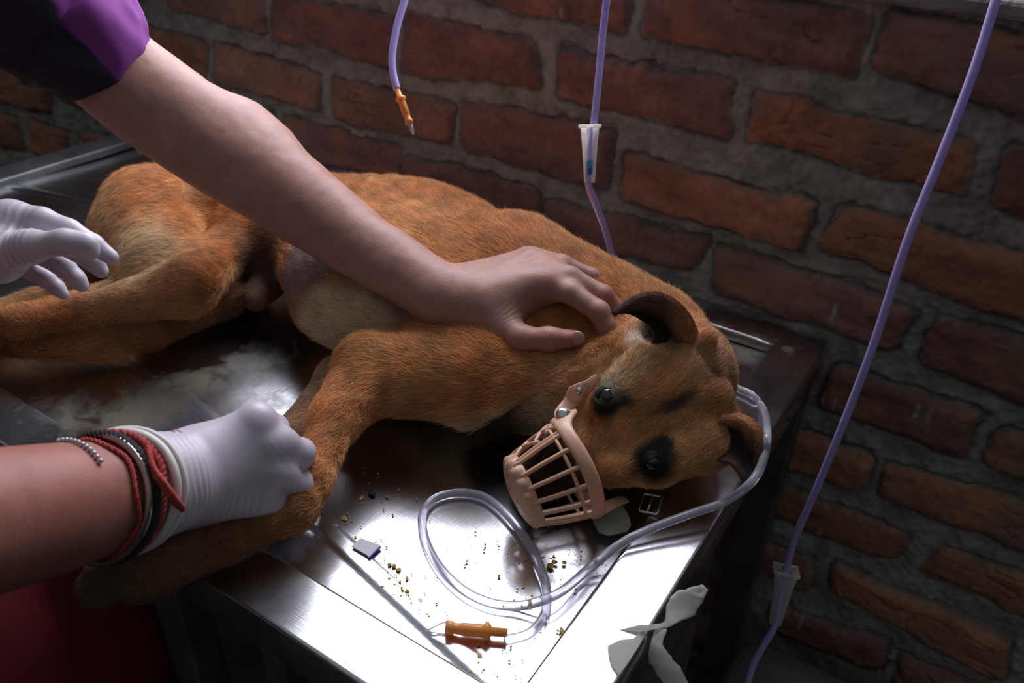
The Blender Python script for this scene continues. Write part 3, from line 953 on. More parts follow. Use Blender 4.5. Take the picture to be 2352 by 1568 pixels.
def grow_fur(name, V, F, Nn, FL, CO, n, lenv, dens, parent, rad=.00011, tilt=.30, seed=3, npt=4, clump=.35):
    """lays short hairs on a skinned body, following the lie of the coat"""
    g = np.random.default_rng(seed)
    a = V[F]
    area = .5 * (np.linalg.norm(np.cross(a[:, 1] - a[:, 0], a[:, 2] - a[:, 0]), axis=1) + np.linalg.norm(np.cross(a[:, 2] - a[:, 0], a[:, 3] - a[:, 0]), axis=1))
    pr = area * dens[F].mean(1)
    fi = g.choice(len(F), n, p=pr / pr.sum())
    u, v = g.random(n)[:, None], g.random(n)[:, None]
    w = [(1 - u) * (1 - v), u * (1 - v), u * v, (1 - u) * v]
    f = F[fi]
    mixv = lambda A: sum(w[k] * (A[f[:, k]] if A.ndim > 1 else A[f[:, k]][:, None]) for k in range(4))
    p, nn, fl, co, ln = mixv(V), mixv(Nn), mixv(FL), mixv(CO), mixv(lenv)[:, 0]
    nn /= np.linalg.norm(nn, axis=1, keepdims=True)
    nz = np.stack([fbm(p * 45 + 100 * k, 2) for k in range(3)], 1)
    fl = fl + clump * nz + .16 * g.normal(size=(n, 3))
    fl -= nn * (fl * nn).sum(1)[:, None]
    fl /= np.linalg.norm(fl, axis=1, keepdims=True) + 1e-9
    ti = tilt * (1 + .35 * g.normal(size=n))[:, None] + .12 * nz[:, :1]
    d = fl + nn * np.clip(ti, .08, 1.2)
    d /= np.linalg.norm(d, axis=1, keepdims=True)
    L = (ln * g.uniform(.65, 1.2, n))[:, None]
    t = np.linspace(0, 1, npt)[None, :, None]
    pts = p[:, None] + (d * L)[:, None] * t + (-nn * L * .16)[:, None] * t ** 2 + (g.normal(size=(n, 3)) * L * .10)[:, None] * t ** 2
    cu = bpy.data.hair_curves.new(name)
    cu.add_curves([npt] * n)
    cu.attributes['position'].data.foreach_set('vector', pts.astype(np.float32).ravel())
    ra = cu.attributes.get('radius') or cu.attributes.new('radius', 'FLOAT', 'POINT')
    rr = rad * np.array([1, .95, .7, .15])[None, :] * g.uniform(.7, 1.3, n)[:, None] if npt == 4 else np.full((n, npt), rad)
    ra.data.foreach_set('value', rr.astype(np.float32).ravel())
    c4 = np.ones((n, 4), np.float32)
    tone = (1 + .26 * g.normal(size=n))[:, None] * (1 + .24 * fbm(p * 75 + 40, 2))[:, None]
    c4[:, :3] = np.clip(co * np.clip(tone, .45, 1.7), 0, 1)
    ca_ = cu.attributes.new('tint', 'FLOAT_COLOR', 'CURVE')
    ca_.data.foreach_set('color', c4.ravel())
    cu.materials.append(M_fur)
    o = bpy.data.objects.new(name, cu)
    C.objects.link(o)
    o.parent = parent
    return o
wl = lambda *n: WT[:, [i for i, t in enumerate(tags_) if t in n]].sum(1)
LEN = np.full(len(DV), .0105)
LEN = LEN * (1 - .45 * wl('forearm', 'carpus', 'underarm', 'shank')) * (1 - .75 * wl('paw', 'pad')) * (1 - .6 * wl('metacarpus')) * (1 - .30 * wl('skull', 'cheek', 'brow')) * (1 - .72 * wl('muzzle'))
LEN = LEN + .016 * wl('tail') * sstep(-.90, -.70, DV[:, 0])
LEN = LEN * (1 - .80 * np.maximum(blob(DV, P(745, 610, .085), (.045, .050, .05), .25), blob(DV, P(925, 700, .080), (.06, .022, .04), .3)) * (1 - blob(DV, P(815, 750, .050), (.058, .040, .045), .2)))
LEN = LEN * (1 - .8 * wl('groin')) * (1 + .5 * blob(DV, P(1150, 965, .02), (.13, .035, .035), .5))
eyem = np.maximum(blob(DV, S(1391, 906), (.0072,) * 3, .15), blob(DV, S(1502, 1065), (.0072,) * 3, .15))
LEN = LEN * (1 - .70 * np.maximum(blob(DV, S(1391, 908), (.014,) * 3, .4), blob(DV, S(1502, 1065), (.014,) * 3, .4)))
DEN = np.where(DV[:, 2] < T - TD + .004, 0.0, 1.0) * (1 - eyem) * (1 + 1.3 * wl('skull', 'cheek', 'brow', 'muzzle', 'earroot', 'forearm')) 
# only the side that can be seen carries the full coat
toc = nrm(np.array([0, 0, T + CH]) - DV.mean(0))
camp = np.array([0, 0, T + CH])
vd = camp - DV
vd /= np.linalg.norm(vd, axis=1, keepdims=True)
DEN = DEN * (.25 + .75 * sstep(-.5, -.1, (DN * vd).sum(1)))
DEN = DEN * (1 - .6 * (LEN < .003))
grow_fur('fur', DV, DF, DN, DFL, DC, 420000, LEN, DEN, dogo)

# eyes
M_eye = simple('dark_wet_eye', (.010, .008, .008), .03, Coat_Weight=1.0, Coat_Roughness=.02)
M_lid = simple('black_eyelid_skin', (.005, .004, .005), .7, bump=(300, .5, .0006), Specular_IOR_Level=.3)
for (ex, ey), s in (((1391, 906), -1), ((1502, 1065), 1)):
    n_ = nrm(nrm(camp - S(ex, ey)) * .7 + HL * s * .35 + HU * .35)
    c = S(ex, ey, 0, 9) - n_ * (.0087 if s < 0 else .0074)
    bm = bmesh.new()
    bmesh.ops.create_uvsphere(bm, u_segments=40, v_segments=24, radius=.0088, matrix=Matrix.Translation(Vector(c)))
    e = bm_obj('eye', bm, M_eye, dogo, True)
    e['label'] = 'dark glossy eye'
    u_ = nrm(HF - n_ * (HF @ n_))
    v_ = np.cross(n_, u_)
    # lids: a smooth black rim closing over the ball, leaving an almond opening
    V, F = [], []
    na_, ns_ = 48, 10
    for j in range(ns_):
        q_ = j / (ns_ - 1)
        for i in range(na_):
            a = 2 * math.pi * i / na_
            ox, oy = .0066 * math.cos(a), .0048 * math.sin(a) * (1 - .25 * abs(math.cos(a)) ** 3)
            f_ = math.hypot(ox, oy)
            pr_ = f_ + (.0098 - f_) * q_
            h_ = math.sqrt(max(0, .0092 ** 2 - min(pr_, .0091) ** 2)) + .0004 * math.sin(math.pi * min(1, q_ * 3))
            h_ = max(h_, .0056) - .004 * q_ ** 3
            V.append(c + (u_ * math.cos(a) + v_ * math.sin(a)) * pr_ + n_ * h_)
    for j in range(ns_ - 1):
        for i in range(na_):
            F.append((j * na_ + i, j * na_ + (i + 1) % na_, (j + 1) * na_ + (i + 1) % na_, (j + 1) * na_ + i))
    mesh_np('eyelid', V, F, M_lid, dogo)
# claws
M_claw = simple('dark_claw', (.05, .04, .035), .35)
for (bx0, by0, z1) in [(262, 1288, .024), (225, 1310, .024), (205, 1345, .014), (215, 1375, .004)]:
    p0 = P(bx0 + 4, by0 + 2, z1)
    pth = catmull([p0, p0 + W(-.008, -.003, .000) - W(0, 0, 0), p0 + W(-.014, -.005, -.006) - W(0, 0, 0)], 4)
    geo_obj('claw', [tube_geo(pth, np.linspace(.0034, .0008, len(pth)), 8)], M_claw, dogo)
# nose
M_nose = simple('black_nose_leather', (.010, .010, .011), .35, bump=(500, .8, .0006))
nf = Field(.0010)
nf.ell(hp(.089, 0, -.034), (.009, .0125, .009), HM, .004)
nf.ell(hp(.086, 0, -.040), (.009, .009, .008), HM, .004)
for s in (-1, 1):
    nf.ell(hp(.096, s * .006, -.036), (.005, .0028, .0035), HM, .003, sub=True)
v, f = nf.build()
mesh_np('nose', v, f, M_nose, dogo)

# ears: folded leather flaps, each a curved sheet with thickness
M_earm, nte, be = coat_mat('ear_leather', .6, .3)
def ear(rows, th, cols_out, cols_in, nfur, seed, lenr=.005):
    rows = [catmull(r, 6) for r in rows]
    A = np.stack(rows)                      # rows x cols x 3
    A = np.stack([catmull(A[:, j], 8) for j in range(A.shape[1])], 1)
    R_, Cc = A.shape[:2]
    du = np.gradient(A, axis=0)
    dv = np.gradient(A, axis=1)
    nn = np.cross(du, dv)
    nn /= np.linalg.norm(nn, axis=-1, keepdims=True) + 1e-9
    fr = np.linspace(0, 1, R_)[:, None, None]
    thk = th * (.45 + .55 * np.sin(np.pi * fr) ** .5) * np.linspace(1.5, .6, Cc)[None, :, None]
    top = A + nn * thk / 2
    bot = A - nn * thk / 2
    V = np.vstack([top.reshape(-1, 3), bot.reshape(-1, 3)])
    idx = np.arange(R_ * Cc).reshape(R_, Cc)
    o_ = R_ * Cc
    F = [q for q in np.stack([idx[:-1, :-1], idx[1:, :-1], idx[1:, 1:], idx[:-1, 1:]], -1).reshape(-1, 4)]
    F += [q[::-1] + o_ for q in np.stack([idx[:-1, :-1], idx[1:, :-1], idx[1:, 1:], idx[:-1, 1:]], -1).reshape(-1, 4)]
    bd = list(idx[0, :]) + list(idx[1:, -1]) + list(idx[-1, -2::-1]) + list(idx[-2:0:-1, 0])
    for i in range(len(bd)):
        a, b = bd[i], bd[(i + 1) % len(bd)]
        F.append(np.array([b, a, a + o_, b + o_]))
    F = np.array(F)
    o = mesh_np('ear', V, F, M_earm, dogo)
    t = np.linspace(0, 1, Cc)[None, :, None] * np.ones((R_, 1, 1))
    co = cols_out[0] * (1 - t) + cols_out[1] * t
    rr = np.abs(np.linspace(-1, 1, R_))[:, None, None] * np.ones((1, Cc, 1))
    ci = cols_in[0] * (1 - t) + cols_in[1] * t
    ci = ci * (1 - .5 * rr ** 4) + np.array([.25, .15, .09]) * .5 * rr ** 4
    CO = np.vstack([co.reshape(-1, 3), ci.reshape(-1, 3)])
    set_col(o, CO)
    Nn = np.vstack([nn.reshape(-1, 3), -nn.reshape(-1, 3)])
    fl = np.vstack([dv.reshape(-1, 3), dv.reshape(-1, 3)])
    fl /= np.linalg.norm(fl, axis=1, keepdims=True) + 1e-9
    FQ = F[:2 * (R_ - 1) * (Cc - 1)]
    grow_fur('ear_hair', V, FQ, Nn, fl, CO, nfur, np.full(len(V), lenr), np.ones(len(V)), o, tilt=.25, seed=seed)
    return o
k = np.array
def on(px, py, up): return S(px, py, up, 10)
def ear5(rows, rowcols, nfur, seed, th=.003, lenr=.0046, tipdark=.5, basecol=np.array([.52, .24, .105])):
    rows = [catmull(r, 6) for r in rows]
    A = np.stack(rows)
    A = np.stack([catmull(A[:, j], 6) for j in range(A.shape[1])], 1)
    R_, Cc = A.shape[:2]
    du, dv = np.gradient(A, axis=0), np.gradient(A, axis=1)
    nn = np.cross(du, dv)
    nn /= np.linalg.norm(nn, axis=-1, keepdims=True) + 1e-9
    V = np.vstack([(A + nn * th / 2).reshape(-1, 3), (A - nn * th / 2).reshape(-1, 3)])
    idx = np.arange(R_ * Cc).reshape(R_, Cc)
    o_ = R_ * Cc
    base = np.stack([idx[:-1, :-1], idx[1:, :-1], idx[1:, 1:], idx[:-1, 1:]], -1).reshape(-1, 4)
    F = list(base) + list(base[:, ::-1] + o_)
    bd = list(idx[0, :]) + list(idx[1:, -1]) + list(idx[-1, -2::-1]) + list(idx[-2:0:-1, 0])
    for i in range(len(bd)):
        a, b = bd[i], bd[(i + 1) % len(bd)]
        F.append(np.array([b, a, a + o_, b + o_]))
    F = np.array(F)
    o = mesh_np('ear', V, F, M_earm, dogo)
    rc_ = np.stack([np.interp(np.linspace(0, 1, R_), np.linspace(0, 1, len(rowcols)), [c[i] for c in rowcols]) for i in range(3)], 1)
    tt = np.linspace(0, 1, Cc)[None, :, None]
    co = rc_[:, None, :] * (1 - tipdark * tt)
    if basecol is not None:
        outer = (1 - sstep(.35, .55, np.linspace(0, 1, R_)))[:, None, None]
        bl = outer * (1 - sstep(.18, .55, tt))
        co = co * (1 - bl) + basecol * bl
    CO = np.vstack([co.reshape(-1, 3)] * 2)
    set_col(o, CO)
    Nn = np.vstack([nn.reshape(-1, 3), -nn.reshape(-1, 3)])
    fl = np.vstack([dv.reshape(-1, 3)] * 2)
    fl /= np.linalg.norm(fl, axis=1, keepdims=True) + 1e-9
    grow_fur('ear_hair', V, F[:2 * (R_ - 1) * (Cc - 1)], Nn, fl, CO, nfur, np.full(len(V), lenr), np.ones(len(V)), o, tilt=.22, seed=seed)
    return o
# ear nearer the hand: rises from the crown, folds over and points back to the fingers
tb = surf(1540, 800, 10)
def rowp(pts, ts): return [Pt(x, y, tb + t) for (x, y), t in zip(pts, ts)]
tip = (1413, 718)
E1 = [
 rowp([(1612, 830), (1600, 760), (1566, 704), (1510, 674), (1455, 685), tip], [.022, .010, .000, -.006, -.011, -.016]),
 rowp([(1592, 828), (1583, 765), (1552, 708), (1503, 678), (1453, 689), tip], [.020, .002, -.006, -.012, -.016, -.017]),
 rowp([(1566, 826), (1554, 770), (1532, 724), (1494, 699), (1450, 703), tip], [.020, .001, -.006, -.012, -.016, -.018]),
 rowp([(1545, 822), (1545, 780), (1525, 745), (1487, 722), (1446, 712), tip], [.022, .014, .010, .003, -.008, -.017]),
 rowp([(1490, 812), (1500, 780), (1495, 755), (1472, 735), (1440, 718), tip], [.022, .012, .009, .004, -.007, -.017])]
ear5(E1, [k([.34, .13, .06]), k([.26, .13, .085]), k([.22, .13, .10]), k([.035, .024, .02]), k([.10, .06, .045])], 14000, 5)
# ear on the rim of the table: flops down over the corner rail
tb = surf(1680, 985, 12)
tip = (1718, 1118)
E2 = [
 rowp([(1662, 945), (1716, 958), (1752, 995), (1758, 1045), (1745, 1092), tip], [.002, -.006, -.010, -.014, -.016, -.018]),
 rowp([(1655, 960), (1706, 970), (1738, 1003), (1746, 1050), (1738, 1090), tip], [-.004, -.011, -.016, -.020, -.020, -.019]),
 rowp([(1640, 975), (1696, 988), (1716, 1022), (1728, 1062), (1730, 1092), tip], [.004, .002, -.002, -.010, -.016, -.019]),
 rowp([(1625, 1010), (1672, 1025), (1694, 1050), (1710, 1078), (1718, 1098), tip], [.018, .000, -.006, -.012, -.017, -.019]),
 rowp([(1600, 1050), (1650, 1058), (1678, 1066), (1696, 1085), (1706, 1103), tip], [.012, -.006, -.013, -.017, -.019, -.019])]
ear5(E2, [k([.26, .11, .055]), k([.13, .065, .045]), k([.028, .020, .018]), k([.04, .026, .022]), k([.15, .085, .065])], 12000, 6)
# pale whisker-soft tuft at the mouth of the upper ear
# ================================================================== THE PEOPLE
def skin_mat(name, base, red):
    m, nt, b = newmat(name)
    at = N(nt, 'ShaderNodeAttribute', attribute_name='tint')
    b.inputs['Roughness'].default_value = .52
    b.inputs['Specular IOR Level'].default_value = .35
    b.inputs['Subsurface Weight'].default_value = .18
    b.inputs['Subsurface Radius'].default_value = (.008, .003, .0018)
    b.inputs['Subsurface Scale'].default_value = 1.0
    tc = N(nt, 'ShaderNodeTexCoord')
    n = N(nt, 'ShaderNodeTexNoise', Scale=55.0, Detail=5.0)
    nt.links.new(tc.outputs['Object'], n.inputs['Vector'])
    mr = N(nt, 'ShaderNodeMapRange')
    mr.inputs[1].default_value, mr.inputs[2].default_value, mr.inputs[3].default_value, mr.inputs[4].default_value = .3, .7, .88, 1.10
    nt.links.new(n.outputs[0], mr.inputs[0])
    vm = N(nt, 'ShaderNodeVectorMath', operation='SCALE')
    nt.links.new(at.outputs['Color'], vm.inputs[0])
    nt.links.new(mr.outputs[0], vm.inputs['Scale'])
    nt.links.new(vm.outputs[0], b.inputs['Base Color'])
    v = N(nt, 'ShaderNodeTexVoronoi', Scale=900.0)
    nt.links.new(tc.outputs['Object'], v.inputs['Vector'])
    n2 = N(nt, 'ShaderNodeTexNoise', Scale=260.0, Detail=4.0)
    nt.links.new(tc.outputs['Object'], n2.inputs['Vector'])
    ad = N(nt, 'ShaderNodeMath', operation='ADD')
    nt.links.new(v.outputs[0], ad.inputs[0])
    nt.links.new(n2.outputs[0], ad.inputs[1])
    bp = N(nt, 'ShaderNodeBump', Strength=.35, Distance=.0003)
    nt.links.new(ad.outputs[0], bp.inputs['Height'])
    nt.links.new(bp.outputs[0], b.inputs['Normal'])
    return m
M_skin = skin_mat('skin', None, None)
SK, SKR = np.array([.37, .195, .155]), np.array([.41, .155, .12])
def skin_cols(V, spots):
    c = np.tile(SK, (len(V), 1)) * (1 + .05 * fbm(V * 30, 2)[:, None])
    for p, r, a in spots:
        c = mixc(c, blob(V, p, (r, r, r), .8) * a, SKR)
    return np.clip(c, 0, 1)
def R_(px, t): return px * t / FPX

# ---------------- the helper whose bare arm crosses the picture
A = Field(.0016)
arm = [(-330, -250, .60, 80), (-60, -60, .66, 84), (150, 78, .71, 96), (235, 142, .735, 108), (350, 232, .755, 112), (515, 345, .775, 108), (600, 400, .78, 103), (700, 470, .78, 94), (812, 550, .77, 80), (915, 622, .755, 69), (1015, 682, .742, 66)]
ap = [Pt(x, y, t) for x, y, t, r in arm]
ar = [R_(r, t) for x, y, t, r in arm]
apc = catmull(np.column_stack([ap, ar]), 4)
A.chain(apc[:, :3], apc[:, 3], .002)
A.cone(Pt(560, 300, .79), Pt(610, 340, .79), R_(60, .79), R_(52, .79), .03)            # point of the elbow
A.cone(Pt(905, 575, .76), Pt(985, 630, .75), R_(34, .75), R_(30, .75), .02)
# hand: flattened palm from several rays
wr = (1015, 682, .742)
MC = {'i': (1262, 655, .736), 'm': (1250, 622, .748), 'r': (1226, 600, .764), 'p': (1205, 592, .782)}
A.cone(Pt(*wr), Pt(1120, 700, .742), R_(62, .74), R_(54, .74), .015)
A.cone(Pt(1075, 668, .748), Pt(*MC['i']), R_(44, .74), R_(30, .74), .018)
A.cone(Pt(1075, 665, .755), Pt(*MC['m']), R_(40, .75), R_(29, .75), .018)
A.cone(Pt(1070, 655, .765), Pt(*MC['r']), R_(36, .76), R_(26, .76), .018)
A.cone(Pt(1070, 650, .775), Pt(*MC['p']), R_(32, .77), R_(24, .77), .018)
A.cone(Pt(1090, 700, .75), Pt(1200, 690, .76), R_(50, .75), R_(34, .75), .02)
A.cone(Pt(1060, 715, .742), Pt(1150, 752, .725), R_(46, .74), R_(36, .73), .02)         # thumb base
A.cone(Pt(1150, 752, .725), Pt(1192, 777, .712), R_(36, .725), R_(29, .715), .015)
A.cone(Pt(1192, 777, .712), Pt(1262, 778, .706), R_(28, .712), R_(24.5, .706), .008)
A.cone(Pt(1262, 778, .706), Pt(1322, 778, .708), R_(26.5, .706), R_(20, .708), .006)
A.cone(Pt(1150, 730, .735), Pt(1215, 690, .742), R_(22, .735), R_(22, .742), .02)        # web
def finger(F_, pts, rs, k=.004, k0=.010):
    for i in range(len(pts) - 1):
        F_.cone(pts[i], pts[i + 1], rs[i], rs[i + 1], k if i else k0)
fi_ = [Pt(1262, 655, .736), Pt(1310, 672, .722), Pt(1376, 716, .712), Pt(1394, 752, .712), Pt(1402, 782, .716)]
finger(A, fi_, [R_(r, .72) for r in (31, 26, 25, 22, 17)])
fm_ = [Pt(1252, 622, .748), Pt(1310, 636, .734), Pt(1384, 678, .730), Pt(1418, 712, .736), Pt(1437, 742, .744)]
finger(A, fm_, [R_(r, .735) for r in (29, 24, 23.5, 20, 16)])
fr_ = [Pt(1228, 601, .764), Pt(1290, 607, .756), Pt(1358, 636, .756), Pt(1400, 668, .764), Pt(1430, 690, .775)]
finger(A, fr_, [R_(r, .76) for r in (26, 22, 20, 18, 15)])
fp_ = [Pt(1208, 592, .782), Pt(1260, 592, .780), Pt(1308, 604, .784), Pt(1340, 622, .792), Pt(1362, 642, .800)]
finger(A, fp_, [R_(r, .79) for r in (23, 18, 17, 15, 13)])
A.cone(Pt(1105, 690, .728), Pt(1232, 655, .730), R_(42, .73), R_(27, .73), .02)
# tendons and wrist bone
for q in ('i', 'm', 'r'):
    A.cone(Pt(1110, 650, .735), Pt(MC[q][0] - 8, MC[q][1] - 10, MC[q][2] - .011), .0035, .0042, .008)
v, f = A.build()
vn = vnormals(v, f)
pxy = project(v)
# crease wrinkles over the thumb joint and the knuckles
def wrinkle(v, vn, c, d, wl_, amp, r):
    s = (v - c) @ nrm(d)
    m = 1 - sstep(.3, 1.0, np.linalg.norm(v - c, axis=1) / r)
    return vn * (amp * m * np.sin(s / wl_ * 2 * np.pi + 1.2 * vnoise(v * 120)))[:, None]
v = v + wrinkle(v, vn, Pt(1165, 735, .715), Pt(1200, 760, .715) - Pt(1150, 720, .73), .0034, .00028, .022)
v = v + wrinkle(v, vn, Pt(1262, 770, .69), fi_[1] - fi_[0], .0030, .00020, .012)
v = v + wrinkle(v, vn, fi_[2], fi_[3] - fi_[1], .0028, .00020, .012)
v = v + wrinkle(v, vn, fm_[2], fm_[3] - fm_[1], .0028, .00018, .012)
v = v + vn * (.0004 * fbm(v * 60, 2))[:, None]
pa = mesh_np('person', v, f, M_skin)
set_col(pa, skin_cols(v, [(fi_[0], .016, .8), (fm_[0], .014, .7), (fi_[2], .012, .5), (fm_[2], .012, .5), (Pt(1322, 778, .70), .014, .8), (fi_[4], .013, .8), (fm_[4], .013, .7), (Pt(1192, 777, .70), .014, .5), (Pt(745, 392, .76), .008, .8), (Pt(1250, 775, .70), .012, .5)]))
tag(pa, 'bare forearm of a person in a purple sleeve, hand resting on the dog\'s neck', 'person')
# thumb nail
M_nail = simple('finger_nail', (.40, .205, .165), .28, Coat_Weight=.3)
nfld = Field(.0006)
nx_ = nrm(Pt(1340, 778, .706) - Pt(1300, 778, .706))
ny_ = nrm(np.cross(nx_, ray(1320, 778)))
nz_ = nrm(np.cross(ny_, nx_) * -1)
if (nz_ @ ray(1320, 778)) > 0: nz_ = -nz_
nfld.ell(Pt(1327, 776, .6993), (.0062, .0060, .0017), np.stack([nx_, ny_, nz_]), .003)
vv, ff = nfld.build()
nl = mesh_np('thumbnail', vv, ff, M_nail, pa)

def cloth_mat(name, col, rough=.9, sheen=.0, weave=1800.0):
    m = simple(name, col, rough, noise=(30, .15), bump=(weave, .35, .0005))
    m.node_tree.nodes['Principled BSDF'].inputs['Sheen Weight'].default_value = sheen
    return m
M_purple = cloth_mat('purple_cotton', (.135, .022, .165), .85, .0)
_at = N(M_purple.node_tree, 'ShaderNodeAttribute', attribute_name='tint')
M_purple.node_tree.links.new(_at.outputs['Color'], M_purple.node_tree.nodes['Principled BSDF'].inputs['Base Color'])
# short sleeve: a loose tube of cloth with folds and a hem, open at the cuff
def sleeve(name, path, radu, radv, mat, parent, fold=.004, thick=.0016, upv=None, nth=96, seed=1, twotone=False):
    path = catmull(path, 10)
    n = len(path)
    ru = np.interp(np.linspace(0, 1, n), np.linspace(0, 1, len(radu)), radu)
    rv = np.interp(np.linspace(0, 1, n), np.linspace(0, 1, len(radv)), radv)
    tan = np.gradient(path, axis=0)
    tan /= np.linalg.norm(tan, axis=1, keepdims=True)
    V = []
    th = np.linspace(0, 2 * np.pi, nth, endpoint=False)
    for lay in (0, 1):
        for i in range(n):
            u = nrm(upv - tan[i] * (upv @ tan[i]))
            w = np.cross(tan[i], u)
            q = np.stack([np.cos(th) * 2.2, np.sin(th) * 2.2, np.full(nth, i * .10)], 1)
            fo = fold * (vnoise(q + seed) + .6 * vnoise(q * [2, 2, 2.3] + 9 + seed)) * sstep(0, .3, i / n + .12)
            hem = .0010 * (1 - sstep(.018, .022, np.linalg.norm(path[i] - path[0])))
            s = -thick * lay
            V.append(path[i] + ((ru[i] + fo + hem + s)[:, None]) * np.cos(th)[:, None] * u + ((rv[i] + fo + hem + s)[:, None]) * np.sin(th)[:, None] * w)
    V = np.vstack(V)
    F = []
    for lay in (0, 1):
        for i in range(n - 1):
            for j in range(nth):
                a = lay * n * nth + i * nth
                q = (a + j, a + (j + 1) % nth, a + nth + (j + 1) % nth, a + nth + j)
                F.append(q if lay == 0 else q[::-1])
    for j in range(nth):
        F.append((j, n * nth + j, n * nth + (j + 1) % nth, (j + 1) % nth))
    o = mesh_np(name, V, np.array(F), mat, parent)
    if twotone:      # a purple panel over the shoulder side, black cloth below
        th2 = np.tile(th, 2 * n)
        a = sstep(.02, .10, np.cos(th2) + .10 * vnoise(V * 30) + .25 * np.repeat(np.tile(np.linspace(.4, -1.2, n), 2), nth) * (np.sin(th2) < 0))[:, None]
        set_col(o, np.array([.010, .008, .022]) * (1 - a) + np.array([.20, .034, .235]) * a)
    return o
cuff_c = Pt(240, 148, .735)
sd = nrm(Pt(325, 66, .735) - Pt(155, 236, .735))
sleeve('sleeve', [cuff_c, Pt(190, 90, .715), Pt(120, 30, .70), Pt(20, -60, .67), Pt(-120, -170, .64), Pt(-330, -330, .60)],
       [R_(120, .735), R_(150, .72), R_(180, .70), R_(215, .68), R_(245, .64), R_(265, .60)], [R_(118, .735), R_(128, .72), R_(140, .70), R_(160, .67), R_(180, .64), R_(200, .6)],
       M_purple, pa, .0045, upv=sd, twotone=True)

# ---------------- the helper in red with rubber gloves
B = Field(.0016)      # body: two forearms with hands, joined behind the left edge of the view
G1 = Field(.0014)     # hand closed round the paw
G2 = Field(.0014)     # open hand over the hind legs
M_gl = None
# arm 1
a1 = [(-420, 1290, .40, 235), (-200, 1235, .435, 195), (0, 1192, .477, 163), (120, 1168, .505, 148), (220, 1145, .530, 130), (300, 1125, .550, 118), (370, 1110, .566, 110)]
a1c = catmull(np.array([list(Pt(x, y, t)) + [R_(r, t)] for x, y, t, r in a1]), 4)
B.chain(a1c[:, :3], a1c[:, 3], .002)
palm1 = [((370, 1110, .566), (450, 1085, .585), 102, 100), ((430, 1060, .585), (582, 982, .600), 62, 52), ((430, 1080, .585), (612, 1030, .600), 64, 42),
         ((430, 1110, .585), (610, 1085, .602), 66, 42), ((430, 1140, .585), (590, 1145, .606), 62, 42), ((420, 1150, .60), (560, 1160, .625), 60, 44), ((420, 1080, .60), (560, 1040, .625), 60, 50)]
fing1 = [ [(588, 972, .600), (628, 985, .622), (655, 1030, .648), (630, 1090, .668)],
          [(615, 1020, .600), (690, 1040, .626), (694, 1062, .655), (640, 1090, .675)],
          [(612, 1075, .602), (683, 1110, .628), (682, 1130, .655), (630, 1140, .675)],
          [(592, 1130, .606), (658, 1172, .626), (655, 1190, .650), (610, 1180, .668)] ]
fr1 = [(46, 35, 30, 26), (42, 34, 30, 26), (42, 35, 30, 26), (42, 36, 28, 24)]
thumb1 = [(430, 1165, .60), (520, 1185, .625), (590, 1196, .640), (640, 1195, .652)]
def hand1(Fd, g=0):
    for a, b, ra, rb in palm1:
        Fd.cone(Pt(*a), Pt(*b), R_(ra, a[2]) + g, R_(rb, b[2]) + g, .014)
    for pts, rr in zip(fing1, fr1):
        finger(Fd, [Pt(*p) for p in pts], [R_(r, p[2]) + g for r, p in zip(rr, pts)], .0030, .0035)
    finger(Fd, [Pt(*p) for p in thumb1], [R_(r, p[2]) + g for r, p in zip((52, 36, 30, 26), thumb1)], .006)
    # knuckle heads
    for x, y, t, r in [(596, 960, .598, 24), (650, 1012, .606, 27), (648, 1082, .608, 24)]:
        Fd.ell(Pt(x, y, t), (R_(r, t) + g,) * 3, None, .012)
hand1(B, -.0018)
# arm 2
a2 = [(-900, 520, .44, 150), (-600, 545, .50, 120), (-330, 560, .545, 92), (-200, 565, .560, 72)]
a2c = catmull(np.array([list(Pt(x, y, t)) + [R_(r, t)] for x, y, t, r in a2]), 4)
B.chain(a2c[:, :3], a2c[:, 3], .002)
palm2 = [((-200, 565, .560), (-110, 565, .565), 72, 74), ((-110, 530, .57), (25, 502, .575), 46, 36), ((-110, 545, .575), (25, 520, .59), 46, 36), ((-110, 570, .575), (10, 545, .60), 44, 32), ((-110, 590, .57), (-10, 570, .61), 44, 30),
         ((-110, 600, .56), (0, 600, .565), 60, 50), ((-80, 570, .56), (20, 555, .57), 60, 44)]
fing2 = [ [(22, 500, .575), (95, 508, .572), (158, 530, .572), (213, 562, .575), (254, 590, .580)],
          [(25, 528, .592), (110, 545, .592), (180, 575, .595), (215, 600, .600), (232, 622, .604)],
          [(10, 555, .605), (90, 580, .605), (145, 610, .608), (175, 640, .612), (188, 655, .615)],
          [(-10, 580, .615), (50, 610, .615), (105, 640, .618), (130, 660, .622), (146, 676, .624)] ]
fr2 = [(37, 32, 27, 24, 18), (34, 30, 26, 22, 17), (31, 26, 24, 20, 16), (28, 24, 20, 17, 13)]
thumb2 = [(0, 590, .560), (70, 566, .553), (150, 556, .550), (196, 562, .553), (205, 578, .556)]
def hand2(Fd, g=0):
    for a, b, ra, rb in palm2:
        Fd.cone(Pt(*a), Pt(*b), R_(ra, a[2]) + g, R_(rb, b[2]) + g, .014)
    for pts, rr in zip(fing2, fr2):
        finger(Fd, [Pt(*p) for p in pts], [R_(r, p[2]) + g for r, p in zip(rr, pts)], .0030)
    finger(Fd, [Pt(*p) for p in thumb2], [R_(r, p[2]) + g for r, p in zip((46, 34, 26, 23, 20), thumb2)], .008)
hand2(B, -.0018)
